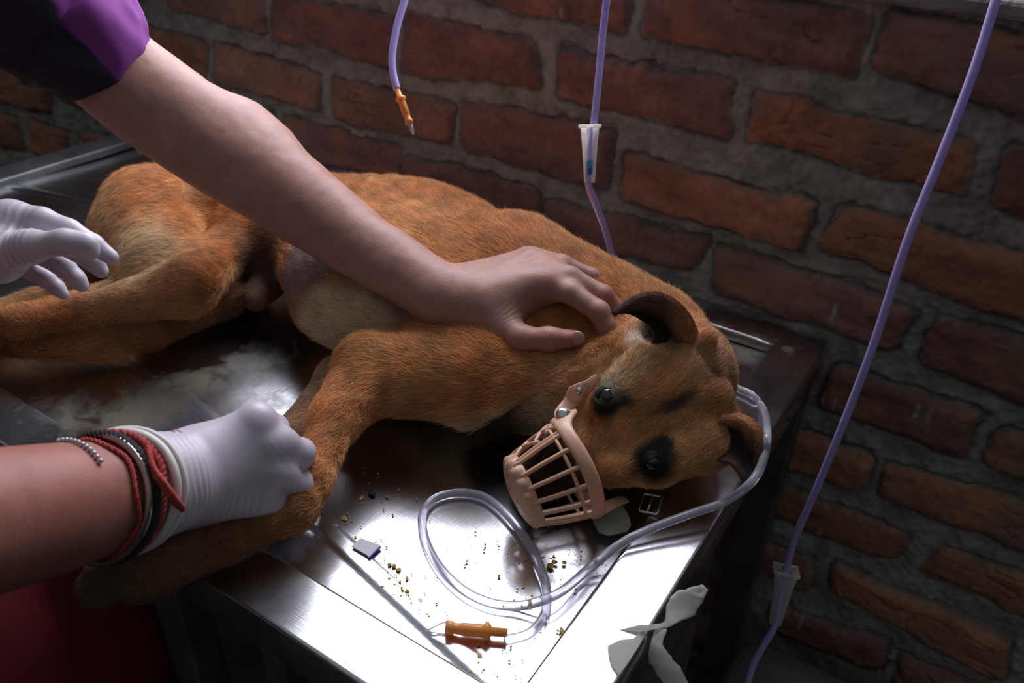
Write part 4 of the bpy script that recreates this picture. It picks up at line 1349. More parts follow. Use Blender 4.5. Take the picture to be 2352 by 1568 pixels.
# upper arms to the shoulders and trunk, out of the frame
elb1, elb2 = a1c[0, :3], a2c[0, :3]
shc = np.array([-.98, -.10, T + .36])
s1_, s2_ = shc + [.14, -.06, 0], shc + [-.14, .10, 0]
B.cone(elb1, s1_, .046, .055, .02)
B.cone(elb2, s2_, .036, .055, .02)
B.cone(s1_, s2_, .07, .07, .05)
B.cone(shc, np.array([-.86, .02, T - .05]), .12, .115, .05)
B.h = .0020
v, f = B.build()
pb = mesh_np('person', v, f, M_skin)
set_col(pb, np.array([.86, .70, .66]) * skin_cols(v, [(Pt(200, 1100, .5), .04, .3), (Pt(80, 1180, .46), .05, .35)]))
tag(pb, 'person in red with white rubber gloves, holding the dog\'s front leg at the table edge', 'person')
# gloves
M_glove, ntg, bg = newmat('white_latex')
bg.inputs['Base Color'].default_value = (.52, .465, .52, 1)
bg.inputs['Roughness'].default_value = .42
bg.inputs['Subsurface Weight'].default_value = .15
bg.inputs['Subsurface Radius'].default_value = (.004, .003, .003)
tcg = N(ntg, 'ShaderNodeTexCoord')
ng = N(ntg, 'ShaderNodeTexNoise', Scale=70.0, Detail=4.0)
ntg.links.new(tcg.outputs['Object'], ng.inputs['Vector'])
bpg = N(ntg, 'ShaderNodeBump', Strength=.3, Distance=.0006)
ntg.links.new(ng.outputs[0], bpg.inputs['Height'])
ntg.links.new(bpg.outputs[0], bg.inputs['Normal'])
def glove_wrinkles(v, f, c, axis, spots):
    vn = vnormals(v, f)
    out = np.zeros(len(v))
    for p, d, wl_, amp, r, lo_, hi_ in spots:
        q = v - p
        s = q @ nrm(d)
        perp = np.linalg.norm(q - s[:, None] * nrm(d), axis=1)
        m = sstep(lo_, lo_ + .006, s) * (1 - sstep(hi_ - .012, hi_, s)) * (1 - sstep(.6 * r, r, perp))
        ph = s / wl_ + .75 * vnoise(v * 28 + 5) + .25 * vnoise(v * 90)
        w = 1 - 2 * np.abs((ph % 1) - .5) * 2
        out += amp * m * w * (.55 + .6 * vnoise(v * 45 + 11))
    return v + vn * out[:, None]
hand1(G1)
G1.chain(a1c[-18:, :3], a1c[-18:, 3] + .0022, .002)
G1.cone(Pt(200, 1149, .525), Pt(400, 1105, .570), R_(134, .525) + .003, R_(109, .57), .004)
ax1 = nrm(Pt(450, 1085, .585) - Pt(355, 1112, .563))
c1_ = Pt(278, 1130, .5435)
up1 = np.array([0, 0, 1.0])
cn_ = nrm(ax1 + .62 * nrm(ray(350, 1112)) - .12 * up1)
v, f = G1.build(clip=lambda G: -((G - c1_) @ cn_))
v = glove_wrinkles(v, f, c1_, ax1, [(Pt(352, 1112, .5625), ax1, .0040, .0006, .06, -.02, .030), (Pt(500, 1170, .59), ax1, .0050, .0004, .03, -.02, .03),
                                    (Pt(660, 1060, .59), nrm(Pt(700, 1050, .6) - Pt(650, 1070, .6)), .0045, .0001, .03, -.012, .012)])
g1 = mesh_np('glove', v, f, M_glove, pb)
# rolled cuff
def tilt_ring(c, ax, r, nn, n=72, wob=0.0, seed=0):
    ax = nrm(ax)
    u = nrm(np.array([0, 0, 1.0]) - ax * ax[2])
    w = np.cross(ax, u)
    a = np.linspace(0, 2 * np.pi, n, endpoint=False)
    d = r * (np.cos(a)[:, None] * u + np.sin(a)[:, None] * w)
    p = c + d - ax * ((d @ nn) / (ax @ nn))[:, None]
    if wob:
        q = np.stack([np.cos(a) * 1.6, np.sin(a) * 1.6, np.full(n, seed * 3.7)], 1)
        p = p + ax * (wob * vnoise(q * 1.3))[:, None] + d / r * (np.abs(vnoise(q + 7)) * wob * .35)[:, None]
    return p
def ring_path(c, ax, ru, rv, up, n=64, wob=.0, tilt=None, seed=0):
    ax = nrm(ax)
    u = nrm(up - ax * (up @ ax))
    w = np.cross(ax, u)
    a = np.linspace(0, 2 * np.pi, n, endpoint=False)
    p = c + np.cos(a)[:, None] * ru * u + np.sin(a)[:, None] * rv * w
    if wob:
        q = np.stack([np.cos(a) * 2, np.sin(a) * 2, np.full(n, seed)], 1)
        p = p + ax * (wob * vnoise(q * 1.3))[:, None] + (p - c) * (wob * 8 * vnoise(q + 7))[:, None]
    return p
M_cuff = simple('rolled_latex', (.66, .62, .58), .5)
rp = tilt_ring(c1_, ax1, R_(117, .5435) + .0058, cn_, 90, .0035, seed=2)
geo_obj('glove_cuff', [tube_geo(rp, .0030, 10, True), tube_geo(rp + ax1 * .004 + (rp - c1_) * .03, .0020, 8, True)], M_cuff, g1)
hand2(G2)
v, f = G2.build()
th_d = Pt(150, 556, .55) - Pt(20, 590, .56)
v = glove_wrinkles(v, f, None, None, [(Pt(50, 580, .55), th_d, .0045, .0010, .028, -.016, .016), (Pt(20, 500, .56), Pt(95, 508, .572) - Pt(22, 500, .575), .005, .0007, .02, -.01, .02)])
g2 = mesh_np('glove', v, f, M_glove, pb)
# bangles and threads on the wrist
def on_arm(s):
    """centre, axis and radius of the forearm, s from 0 at the left edge of the view to 1 at the glove"""
    i = np.linspace(0, len(a1c) - 1, len(a1c))
    x0 = project(a1c[:, :3])[0]
    px = s
    p = np.array([np.interp(px, x0, a1c[:, k]) for k in range(4)])
    p2 = np.array([np.interp(px + 12, x0, a1c[:, k]) for k in range(4)])
    return p[:3], nrm(p2[:3] - p[:3]), p[3]
M_bang = simple('worn_copper_steel', (.42, .33, .30), .22, .95, noise=(60, .2), bump=(200, .3, .0006))
M_black = simple('black_thread', (.012, .012, .014), .8, bump=(900, 1, .0008))
M_red = simple('red_thread', (.42, .055, .05), .85, noise=(260, .35), bump=(900, 1, .0008))
c, ax, r = on_arm(222)
vw_ = nrm(ray(270, 1120))
geo_obj('metal_bangle', [tube_geo(tilt_ring(c, ax, r + .0042, nrm(ax + .30 * vw_ - .10 * up1), 90), .0028, 12, True)], M_bang, pb)
def twisted(path, r, tw, strands=3, k=.6, closed=True):
    path = np.asarray(path)
    n = len(path)
    tan = np.roll(path, -1, 0) - np.roll(path, 1, 0)
    tan /= np.linalg.norm(tan, axis=1, keepdims=True)
    cen = path.mean(0)
    out = []
    for s in range(strands):
        ph = 2 * np.pi * s / strands + np.arange(n) / n * 2 * np.pi * tw
        u = path - cen
        u -= tan * (u * tan).sum(1)[:, None]
        u /= np.linalg.norm(u, axis=1, keepdims=True)
        w = np.cross(tan, u)
        out.append(tube_geo(path + r * k * (np.cos(ph)[:, None] * u + np.sin(ph)[:, None] * w), r * .62, 8, closed))
    return out
c, ax, r = on_arm(240)
geo_obj('braided_black_bracelet', twisted(tilt_ring(c, ax, r + .0045, nrm(ax + .34 * vw_), 220, .002), .0032, 26), M_black, pb)
c, ax, r = on_arm(250)
rp = tilt_ring(c, ax, r + .0042, nrm(ax + .48 * vw_ - .1 * up1), 240, .004, seed=3)
geo_obj('red_thread_bracelet', twisted(rp, .0028, 22), M_red, pb)
c, ax, r = on_arm(214)
geo_obj('red_thread_bracelet', twisted(tilt_ring(c, ax, r + .0018, nrm(ax + .2 * vw_), 200, .004, seed=5), .0014, 20), M_red, pb)
tailp = catmull([S_ for S_ in [Pt(338, 1030, .528), Pt(350, 1075, .522), Pt(378, 1115, .520), Pt(403, 1150, .524), Pt(421, 1172, .530)]], 14)
geo_obj('loose_thread_end', [tube_geo(tailp, np.interp(np.linspace(0, 1, len(tailp)), [0, .8, 1], [.0026, .0030, .0016]), 10), tube_geo(tailp + [0.001, 0, .0025], .0018, 8)], M_red, pb)
M_bead = simple('clear_beads', (.5, .5, .5), .15, .3)
c, ax, r = on_arm(160)
rp = tilt_ring(c, ax, r + .0025, nrm(ax + .1 * vw_), 70)
bm = bmesh.new()
for p in rp:
    if p[2] > c[2] + .8 * r:
        bmesh.ops.create_icosphere(bm, subdivisions=1, radius=.0018, matrix=Matrix.Translation(Vector(p)))
bm_obj('bead_bracelet', bm, M_bead, pb, True)
# red clothes
M_redc = cloth_mat('red_cotton', (.13, .004, .009), .9, .0)
CL = Field(.005)
CL.cone(np.array([-.84, -.04, T - .14]), np.array([-.625, .195, T - .185]), .125, .118, .03)
CL.cone(np.array([-.92, .02, T - .14]), np.array([-.86, .16, T - .20]), .12, .11, .03)
CL.cone(np.array([-.625, .195, T - .185]), np.array([-.62, .17, .06]), .118, .09, .03)
CL.cone(np.array([-.86, .16, T - .20]), np.array([-.86, .12, .06]), .11, .09, .03)
CL.cone(np.array([-.88, -.03, T - .12]), np.array([-.90, -.04, T + .18]), .13, .16, .08)
CL.cone(np.array([-.90, -.04, T + .18]), shc, .16, .15, .05)
CL.cone(s1_, s2_, .10, .10, .06)
v, f = CL.build()
vn = vnormals(v, f)
q = v * [9, 9, 3.2]
v = v + vn * (.006 * fbm(q, 2))[:, None]
rc_ = mesh_np('red_clothes', v, f, M_redc, pb)
# ================================================================== BASKET MUZZLE ON THE DOG
M_plast = simple('flesh_coloured_plastic', (.66, .37, .245), .36, noise=(40, .06), bump=(120, .25, .0006), Subsurface_Weight=.1)
M_metal = simple('bright_metal', (.62, .62, .62), .22, 1.0)
BL = nrm(HL - BF * (HL @ BF))
BU = np.cross(BL, BF)
if BU @ HU < 0: BU = -BU
muz = empty('muzzle', rc, 'pink plastic basket muzzle with straps over the dog\'s snout', 'muzzle')
Lm = float((cc - rc) @ BF)
def mp(a, phi, r, sq=.93):
    """a along the axis from the ring, phi round the snout from the lower cheek side over the bridge"""
    return rc + BF * a + BL * (r * math.cos(phi)) + BU * (r * sq * math.sin(phi))
def prof(s):      # radius along the basket 0 ring .. 1 cap
    return .0405 + (.0275 - .0405) * s - .0 * s
# ring: a broad band
nph = 120
V, F = [], []
sec = [(-.0055, .0005), (-.0050, .0025), (-.002, .0030), (.003, .0026), (.0058, .0012), (.0060, -.0004), (.003, -.0008), (-.003, -.0006), (-.0052, -.0008)]
for i in range(nph):
    ph = 2 * math.pi * i / nph
    bump_ = .012 * math.exp(-((((ph - math.pi + math.pi) % (2 * math.pi)) - math.pi) / .35) ** 2)    # lug on the upper cheek side
    for a, r in sec:
        aa = a - (bump_ if a < 0 else 0) + .0010 * math.sin(ph * 3)
        V.append(mp(aa, ph, prof(0) + r))
ns = len(sec)
for i in range(nph):
    for j in range(ns):
        F.append((i * ns + j, i * ns + (j + 1) % ns, ((i + 1) % nph) * ns + (j + 1) % ns, ((i + 1) % nph) * ns + j))
mesh_np('ring_band', V, F, M_plast, muz)
# slim inner hoop
geo_obj('inner_hoop', [tube_geo([mp(.011, 2 * math.pi * i / 80, prof(.14) - .0008) for i in range(80)], .0015, 8, True)], M_plast, muz)
# bars
nb = 16
for i in range(nb):
    ph = 2 * math.pi * (i + .5) / nb
    if abs(((ph - math.pi) + math.pi) % (2 * math.pi) - math.pi) < .50:
        continue
    pts = [mp(Lm * s, ph, prof(s) + .0012 * math.sin(math.pi * s)) for s in np.linspace(0, .97, 12)]
    geo_obj('bar', [tube_geo(pts, .00185, 10)], M_plast, muz)
# criss-cross lattice on the upper cheek side
for s0, s1, d0, d1 in [(0, .55, -.46, .30), (0, .55, .46, -.30), (.45, 1, .34, -.38), (.45, 1, -.34, .38), (0, 1, -.50, -.46), (0, 1, .50, .46), (0, .3, 0, -.22), (.25, .75, -.10, .36)]:
    pts = [mp(Lm * (s0 + (s1 - s0) * u), math.pi + d0 + (d1 - d0) * u, prof(s0 + (s1 - s0) * u) + .001 * math.sin(math.pi * u)) for u in np.linspace(0, 1, 9)]
    geo_obj('lattice_strut', [tube_geo(pts, .0016, 8)], M_plast, muz)
# end cap: a shallow dome with vent holes
nr, na = 34, 120
V, F = [], []
holes = [(.30, .6, .16, .10), (.36, 2.4, .17, .09), (.34, 4.2, .17, .09), (.66, .3, .09, .07), (.66, 1.5, .09, .07), (.68, 2.7, .09, .07), (.66, 3.7, .09, .07), (.68, 4.9, .09, .07), (.05, 0, .16, .045), (.66, 5.7, .07, .06)]
def capp(rho, ph, off=0.0):
    edge = .0015 * sstep(.88, 1.0, rho) * math.cos(ph * 16)
    a = Lm * .97 + .0085 * math.sqrt(max(0, 1 - (rho * .98) ** 2)) * (1.0) + off
    return mp(a, ph, (.0280 + edge) * rho)
for i in range(nr):
    for j in range(na):
        V.append(capp((i + .15) / (nr - 1 + .15), 2 * math.pi * j / na))
# turned-back skirt
for q in (.35, .7, 1.0):
    for j in range(na):
        ph = 2 * math.pi * j / na
        V.append(mp(Lm * .97 + .0085 * .2 - .0075 * q, ph, .0280 + .0006 + .0009 * math.cos(ph * 16) * (1 - q)))
for i in range(nr + 2):
    for j in range(na):
        if i < nr - 1:
            rho, ph = (i + .65) / (nr - 1), 2 * math.pi * (j + .5) / na
            x, y = rho * math.cos(ph), rho * math.sin(ph)
            cut = False
            for hr, hph, hl, hw in holes:
                cx, cy = hr * math.cos(hph), hr * math.sin(hph)
                dx, dy = x - cx, y - cy
                tx, ty = -math.sin(hph), math.cos(hph)
                u_, v_ = dx * tx + dy * ty, dx * ty - dy * tx
                if abs(u_) / (hl * 1.25) + abs(v_) / (hw * 1.5) < 1: cut = True
            if cut: continue
        F.append((i * na + j, i * na + (j + 1) % na, (i + 1) * na + (j + 1) % na, (i + 1) * na + j))
capo = mesh_np('end_cap', V, F, M_plast, muz)
sm = capo.modifiers.new('thickness', 'SOLIDIFY')
sm.thickness = .0016
# rivets and straps
def disc(name, c, n, r, h, mat, parent, seg=24):
    n = nrm(n)
    pr = [(-.2, 1.0), (.25, 1.0), (.7, .85), (.95, .5), (1.0, .01)]
    path = [c + n * h * a for a, _ in pr]
    return geo_obj(name, [tube_geo(path, [r * b for _, b in pr], seg)], mat, parent)
def strap(name, pts, hw, th, mat, parent, nside):
    path = catmull(pts, 8)
    tan = np.gradient(path, axis=0)
    tan /= np.linalg.norm(tan, axis=1, keepdims=True)
    hw = np.interp(np.linspace(0, 1, len(path)), np.linspace(0, 1, len(hw)), hw)
    V, F = [], []
    for i, p in enumerate(path):
        n = nside[i] if np.ndim(nside) > 1 else nside
        s = nrm(np.cross(tan[i], n))
        n2 = np.cross(s, tan[i])
        for a, b in ((-1, -.5), (-1, .5), (-.8, 1), (.8, 1), (1, .5), (1, -.5), (.8, -1), (-.8, -1)):
            V.append(p + s * a * hw[i] + n2 * b * th * .5)
    for i in range(len(path) - 1):
        for j in range(8):
            F.append((i * 8 + j, i * 8 + (j + 1) % 8, (i + 1) * 8 + (j + 1) % 8, (i + 1) * 8 + j))
    V, F = list(V), [list(f) for f in F]
    return geo_obj(name, [(np.array(V), F + [list(range(8)), list(range((len(path) - 1) * 8, len(path) * 8))][:0])], mat, parent)
rv = mp(-.0045, math.pi - .12, prof(0) + .0040)
rvn = nrm(BU * .55 - BL * .75)
vwd = nrm(camp - rv)
disc('rivet', rv + vwd * .0005, nrm(rvn + vwd), .0052, .0022, M_metal, muz)
def Son(px, py, up=.003):
    return S(px, py, up, 9)
strap('cheek_strap', [rv - rvn * .001, Pt(1291, 945, surf(1330, 935, 10) - .006), Son(1322, 912, .006), Son(1348, 888, .005), Son(1374, 864, .001)], [.0065, .0055, .0062, .0050, .0030], .0022, M_plast, muz, vwd)
strap('keeper_loop', [Son(1300, 930, .010), Son(1322, 903, .011), Son(1350, 880, .008)], [.0035, .0075, .003], .002, M_plast, muz, vwd)
disc('rivet', Son(1330, 897, .013), vwd, .0028, .0016, M_metal, muz)
# strap under the jaw with its buckle
lw0 = mp(-.002, -.1, prof(0) + .001)
strap('jaw_strap', [lw0, P(1408, 1156, .012), P(1436, 1146, .006)], [.0050, .0048, .0042], .0022, M_plast, muz, nrm(np.array([0, -.4, 1])))
bk_c = P(1494, 1156, .004)
bx_, by_ = nrm(P(1512, 1162, .004) - P(1476, 1152, .004)), None
bz_ = nrm(np.array([-.1, -.35, 1.0]))
bx_ = nrm(bx_ - bz_ * (bx_ @ bz_))
by_ = np.cross(bz_, bx_)
cor = [(-.0078, -.0085), (.0078, -.0085), (.0078, .0085), (-.0078, .0085)]
path = []
for k_ in range(4):
    a, b = np.array(cor[k_]), np.array(cor[(k_ + 1) % 4])
    for u in np.linspace(.08, .92, 6):
        q = a + (b - a) * u
        path.append(bk_c + bx_ * q[0] + by_ * q[1])
buc = geo_obj('buckle', [tube_geo(path, .0013, 8, True), tube_geo([bk_c + by_ * .0085, bk_c - by_ * .0085 + bz_ * .002], .0010, 8)], M_metal, muz)

# ================================================================== INFUSION LINES
def tube_mat(name, col, rough=.18, tr=.8):
    m, nt, b = newmat(name)
    b.inputs['Base Color'].default_value = (*col, 1)
    b.inputs['Roughness'].default_value = rough
    b.inputs['Transmission Weight'].default_value = tr
    b.inputs['IOR'].default_value = 1.22
    b.inputs['Coat Weight'].default_value = .5
    return m
M_tubev = tube_mat('violet_tinted_tubing', (.66, .57, .98), .3, .35)
M_tubec = tube_mat('clear_tubing', (.88, .87, .97), .24, .74)
M_amber = simple('amber_rubber', (.66, .27, .055), .38, Subsurface_Weight=.25)
M_white = simple('white_plastic', (.80, .78, .74), .4, Subsurface_Weight=.9, Subsurface_Radius=(1, .95, .9), Subsurface_Scale=.012)
M_blue = simple('blue_plastic', (.02, .27, .52), .4)
RT = .0036
def connector(p0, p1, sc, parent, clear=True):
    """amber injection bulb from the tube end p0 to its tip p1"""
    d = p1 - p0
    prf = [(0, .75), (.26, .78), (.27, 1.0), (.31, 1.5), (.36, 1.55), (.39, 1.1), (.44, 1.08), (.74, 1.10), (.76, .98), (.86, .92), (.90, 1.2), (1.0, 1.22)]
    return geo_obj('amber_connector', [tube_geo([p0 + d * a for a, _ in prf], [sc * r for _, r in prf], 24)], M_amber, parent)
def frame_at(p, down):
    z = nrm(down)
    v = nrm(camp - p)
    y = nrm(v - z * (v @ z))       # towards the viewer
    x = np.cross(y, z)
    return x, y, z
def roller_clamp(p_top, p_bot, parent, turned, sc=1.0):
    z = p_bot - p_top
    L = np.linalg.norm(z)
    x, y, z = frame_at(p_top, z)
    if turned > 0:
        c_, s_ = math.cos(turned), math.sin(turned)
        x, y = x * c_ + y * s_, y * c_ - x * s_
    w0, w1, d0, d1 = .0090, .0062, .0080, .0055
    V, F = [], []
    # channel: back plate and two side walls as one shell, with a flared mouth
    segs = [(0, 1.22), (.055, 1.22), (.06, 1.0), (.35, .92), (1.0, .80)]
    th = .0018
    for a, f_ in segs:
        w, d = (w0 + (w1 - w0) * a) * f_ * sc, (d0 + (d1 - d0) * a) * f_ * sc
        o_ = p_top + z * L * a
        for (u, v) in ((-w, d), (-w, -d), (w, -d), (w, d), (w * .32, d), (w * .32, d - th), (w - th, d - th), (w - th, -d + th), (-w + th, -d + th), (-w + th, d - th), (-w * .32, d - th), (-w * .32, d)):
            V.append(o_ + x * u + y * v)
    for i in range(len(segs) - 1):
        for j in range(12):
            F.append((i * 12 + j, i * 12 + (j + 1) % 12, (i + 1) * 12 + (j + 1) % 12, (i + 1) * 12 + j))
    F = [list(f) for f in F]
    for b0 in (0, (len(segs) - 1) * 12):
        F += [[b0 + q for q in f] for f in ([0, 1, 8, 9], [1, 2, 7, 8], [2, 3, 6, 7], [3, 4, 5, 6], [0, 9, 10, 11])]
    # closing bar across the lower mouth
    body = geo_obj('roller_clamp', [(np.array(V), F), tube_geo([p_top + z * L * .985 - x * w1 * .75 * sc + y * d1 * .5, p_top + z * L * .985 + x * w1 * .75 * sc + y * d1 * .5], .0014, 8),
                                    tube_geo([p_top + z * L * .02 - x * w0 * 1.15 * sc + y * d0 * 1.05 * sc, p_top + z * L * .02 + x * w0 * 1.15 * sc + y * d0 * 1.05 * sc], .0015, 8)], M_white, parent, smooth=False)
    wc = p_top + z * L * .74 + y * .0042
    wpath = [wc + x * u for u in (-.0024, -.0022, .0022, .0024)]
    bm_parts = [tube_geo(wpath, [.0040, .0062, .0062, .0040], 20)]
    for k_ in range(20):
        a = 2 * math.pi * k_ / 20
        q = wc + (y * math.cos(a) + z * math.sin(a)) * .0062
        bm_parts.append(tube_geo([q - x * .0022, q + x * .0022], .0006, 5))
    geo_obj('roller_wheel', bm_parts, M_blue, body)
    return body
def upw(x, y, t):      # the line goes on upwards to its bottle, out of view
    p = Pt(x, y, t)
    return [p + np.array([.01, -.01, 1]) * h for h in (.5, .3, .16, .08, .035, 0)]
# line 1: the short one that ends in an amber connector in front of the wall
L1 = empty('infusion_line', Pt(932, 0, .79), 'short violet drip tube whose amber connector dangles before the bricks', 'drip tube', 'drip tubes')
geo_obj('tube', [tube_geo(catmull([*upw(946, -90, .79), Pt(932, -10, .79), Pt(912, 60, .79), Pt(901, 125, .79), Pt(903, 168, .79), Pt(912, 205, .79)], 8), RT, 14)], M_tubev, L1)
connector(Pt(910, 198, .79), Pt(941, 284, .79), .0033, L1)
geo_obj('needle_hub', [tube_geo([Pt(940, 280, .79), Pt(946, 296, .79), Pt(950, 308, .79)], [.0026, .0018, .0012], 12)], M_tubec, L1)
# line 2: roller clamp, behind the dog, round the head and coiled on the tray
L2 = empty('infusion_line', Pt(1395, 0, .76), 'violet drip tube with white clamp running behind the dog and coiled on the tray', 'drip tube', 'drip tubes')
geo_obj('tube', [tube_geo(catmull([*upw(1402, -90, .755), Pt(1395, -15, .76), Pt(1384, 80, .77), Pt(1375, 180, .777), Pt(1364, 285, .785), Pt(1356, 350, .792), Pt(1351, 420, .80), Pt(1368, 470, .83), Pt(1392, 535, .87), Pt(1408, 600, .90), Pt(1413, 650, .915)], 8), RT * .97, 14)], M_tubev, L2)
roller_clamp(Pt(1355, 286, .786), Pt(1354, 418, .80), L2, .0)
zb, zt_ = RT - .0002, RT - TD
LP = [P(1640, 846, zb), P(1688, 888, zb), P(1728, 908, zb), P(1755, 945, zb + .002)]
LP += [Pt(1762, 990, .668), Pt(1757, 1040, .652), Pt(1742, 1084, .644), Pt(1712, 1120, .640), P(1660, 1154, .022), P(1580, 1182, .016), P(1490, 1216, .011), P(1422, 1251, .006), P(1350, 1308, zt_ + .004), P(1295, 1354, zt_ + .008), P(1250, 1377, zt_ + .0075), P(1190, 1391, zt_ + .001),
       P(1120, 1382, zt_), P(1055, 1348, zt_), P(1003, 1292, zt_), P(974, 1228, zt_), P(972, 1178, zt_), P(1000, 1144, zt_), P(1055, 1131, zt_), P(1115, 1142, zt_), P(1172, 1190, zt_), P(1222, 1262, zt_), P(1250, 1330, zt_), P(1256, 1380, zt_), P(1246, 1420, zt_), P(1214, 1455, zt_), P(1160, 1470, zt_ + .001)]
geo_obj('tube', [tube_geo(catmull(LP, 8), RT, 14)], M_tubec, L2)
connector(P(1166, 1453, zt_ + .003), P(1024, 1441, zt_ + .003), .0042, L2)
geo_obj('needle_cap', [tube_geo([P(1034, 1441, zt_ + .003), P(1015, 1443, zt_ + .003), P(984, 1448, zt_ + .001)], [.0046, .0042, .0012], 18)], M_tubec, L2)
# line 3: long one down the right, past the table corner
L3 = empty('infusion_line', Pt(2290, 0, .60), 'long violet drip tube hanging down the right, past the table corner', 'drip tube', 'drip tubes')
geo_obj('tube', [tube_geo(catmull([*upw(2320, -90, .59), Pt(2288, 0, .60), Pt(2234, 170, .615), Pt(2165, 350, .635), Pt(2085, 550, .66), Pt(2010, 780, .70), Pt(1942, 960, .74), Pt(1870, 1135, .79), Pt(1826, 1235, .82), Pt(1806, 1310, .84), Pt(1792, 1375, .85), Pt(1780, 1435, .86), Pt(1752, 1485, .87), Pt(1727, 1535, .88), Pt(1700, 1640, .89)], 8), RT, 14)], M_tubev, L3)
roller_clamp(Pt(1807, 1306, .845), Pt(1779, 1430, .862), L3, 2.95, 1.15)

# ================================================================== SMALL THINGS ON THE TABLE
def slab(name, pts, th, mat, parent=None, curl=0.0, bev=0):
    pts = [np.asarray(p, float) for p in pts]
    n = len(pts)
    V = [p for p in pts] + [p + np.array([0, 0, th]) for p in pts]
    F = [list(range(n))[::-1], list(range(n, 2 * n))] + [[i, (i + 1) % n, n + (i + 1) % n, n + i] for i in range(n)]
    return geo_obj(name, [(np.array(V), F)], mat, parent, smooth=False)
M_card = simple('white_card', (.62, .60, .66), .7)
M_viol = simple('violet_card_edge', (.10, .06, .42), .6)
cd = slab('card_scrap', [P(808, 1256, -.0085), P(828, 1237, -.0085), P(874, 1254, -.0085), P(847, 1281, -.0085), P(843, 1276, -.0085)], .0011, M_card)
tag(cd, 'small torn white card with a violet edge on the tray', 'card scrap')
slab('violet_edge', [P(848, 1284, -.0092), P(846, 1277, -.0092), P(872, 1252, -.0092), P(875, 1258, -.0092)], .0016, M_viol, cd)
M_label = simple('greenish_paper', (.40, .42, .34), .65, noise=(60, .08))
pl = slab('paper_label', [P(1352, 1172, -.006), P(1418, 1140, -.006), P(1446, 1190, -.006), P(1449, 1208, -.006), P(1440, 1222, -.006), P(1398, 1231, -.006), P(1376, 1224, -.006), P(1368, 1210, -.006)], .0008, M_label)
tag(pl, 'pale green paper label lying under the muzzle', 'paper label')
slab('folded_flap', [P(1367, 1206, -.0048), P(1446, 1190, -.0048), P(1449, 1206, -.0048), P(1440, 1220, -.0048), P(1398, 1229, -.0048), P(1376, 1222, -.0048)], .0006, M_label, pl)
def translucent(m, col, f_):
    nt = m.node_tree
    tr = N(nt, 'ShaderNodeBsdfTranslucent')
    tr.inputs['Color'].default_value = (*col, 1)
    mx = N(nt, 'ShaderNodeMixShader')
    mx.inputs[0].default_value = f_
    nt.links.new(nt.nodes['Principled BSDF'].outputs[0], mx.inputs[1])
    nt.links.new(tr.outputs[0], mx.inputs[2])
    nt.links.new(mx.outputs[0], nt.nodes['Material Output'].inputs['Surface'])
translucent(M_white, (1.0, .98, .94), .75)
# torn tape at the corner rail
M_tape = simple('white_cloth_tape', (.72, .70, .66), .8, noise=(35, .10), bump=(300, .5, .0006))
translucent(M_tape, (.90, .88, .84), .6)
def ribbon(name, cl, mat, sideways, th=.0009, crumple=.0012, seed=0):
    """cl: (px, py, t, half width px); sideways: pixel direction of the width per point, depth tilt"""
    c = np.array([list(Pt(x, y, t)) for x, y, t, w in cl])
    w = np.array([R_(w, t) for x, y, t, w in cl])
    sv = []
    for (x, y, t, _), (sx, sy, st) in zip(cl, sideways):
        sv.append(nrm(Pt(x + sx * 10, y + sy * 10, t + st * .003) - Pt(x, y, t)))
    A = catmull(np.column_stack([c, w, sv]), 10)
    m = 9
    V, F = [], []
    for i in range(len(A)):
        for j in range(m):
            u = -1 + 2 * j / (m - 1)
            p = A[i, :3] + A[i, 4:7] * A[i, 3] * u * (1 + .10 * vnoise(np.array([i * .35, u * 2, seed])))
            p = p + np.array([0, -.5, .8]) * crumple * vnoise(np.array([i * .22, u * 1.4, seed + 5.0]))
            V.append(p)
    n = len(A)
    for i in range(n - 1):
        for j in range(m - 1):
            F.append((i * m + j, i * m + j + 1, (i + 1) * m + j + 1, (i + 1) * m + j))
    o = mesh_np(name, V, F, mat)
    s = o.modifiers.new('thickness', 'SOLIDIFY')
    s.thickness = th
    return o
t1 = ribbon('adhesive_tape', [(1402, 1456, .580, 4), (1450, 1447, .577, 9), (1495, 1441, .573, 9), (1528, 1436, .570, 10), (1545, 1412, .568, 26), (1572, 1388, .567, 33), (1598, 1366, .568, 20), (1620, 1348, .570, 8)], M_tape,
            [(0, 1, 0), (0, 1, .5), (0, 1, 1), (.3, 1, 1), (.6, .8, .4), (.6, .8, 0), (.7, .7, -.3), (.7, .7, -.3)], seed=1)
tag(t1, 'twisted scrap of white tape curling off the table\'s right edge', 'tape')
t2 = ribbon('adhesive_tape', [(1518, 1444, .572, 14), (1508, 1475, .578, 14), (1512, 1505, .585, 24), (1532, 1535, .592, 26), (1556, 1580, .600, 27), (1580, 1640, .610, 28)], M_tape,
            [(1, 0, 0), (1, .1, .2), (1, -.2, 0), (1, -.35, 0), (1, -.4, 0), (1, -.4, 0)], seed=2)
tag(t2, 'strip of white tape hanging down beside the table\'s right edge', 'tape')
t3 = slab('adhesive_tape', [P(1396, 1483, .0012), P(1424, 1470, .0012), P(1455, 1466, .0012), P(1484, 1444, .0012), P(1470, 1480, .0012), P(1440, 1526, .0012), P(1421, 1550, .0012), P(1406, 1530, .0012), P(1398, 1505, .0012)], .0006, M_tape)
tag(t3, 'flat torn patch of white tape stuck on the table\'s right border', 'tape')
for o in (t1, t2, t3): o['group'] = 'scraps of tape at the table edge'
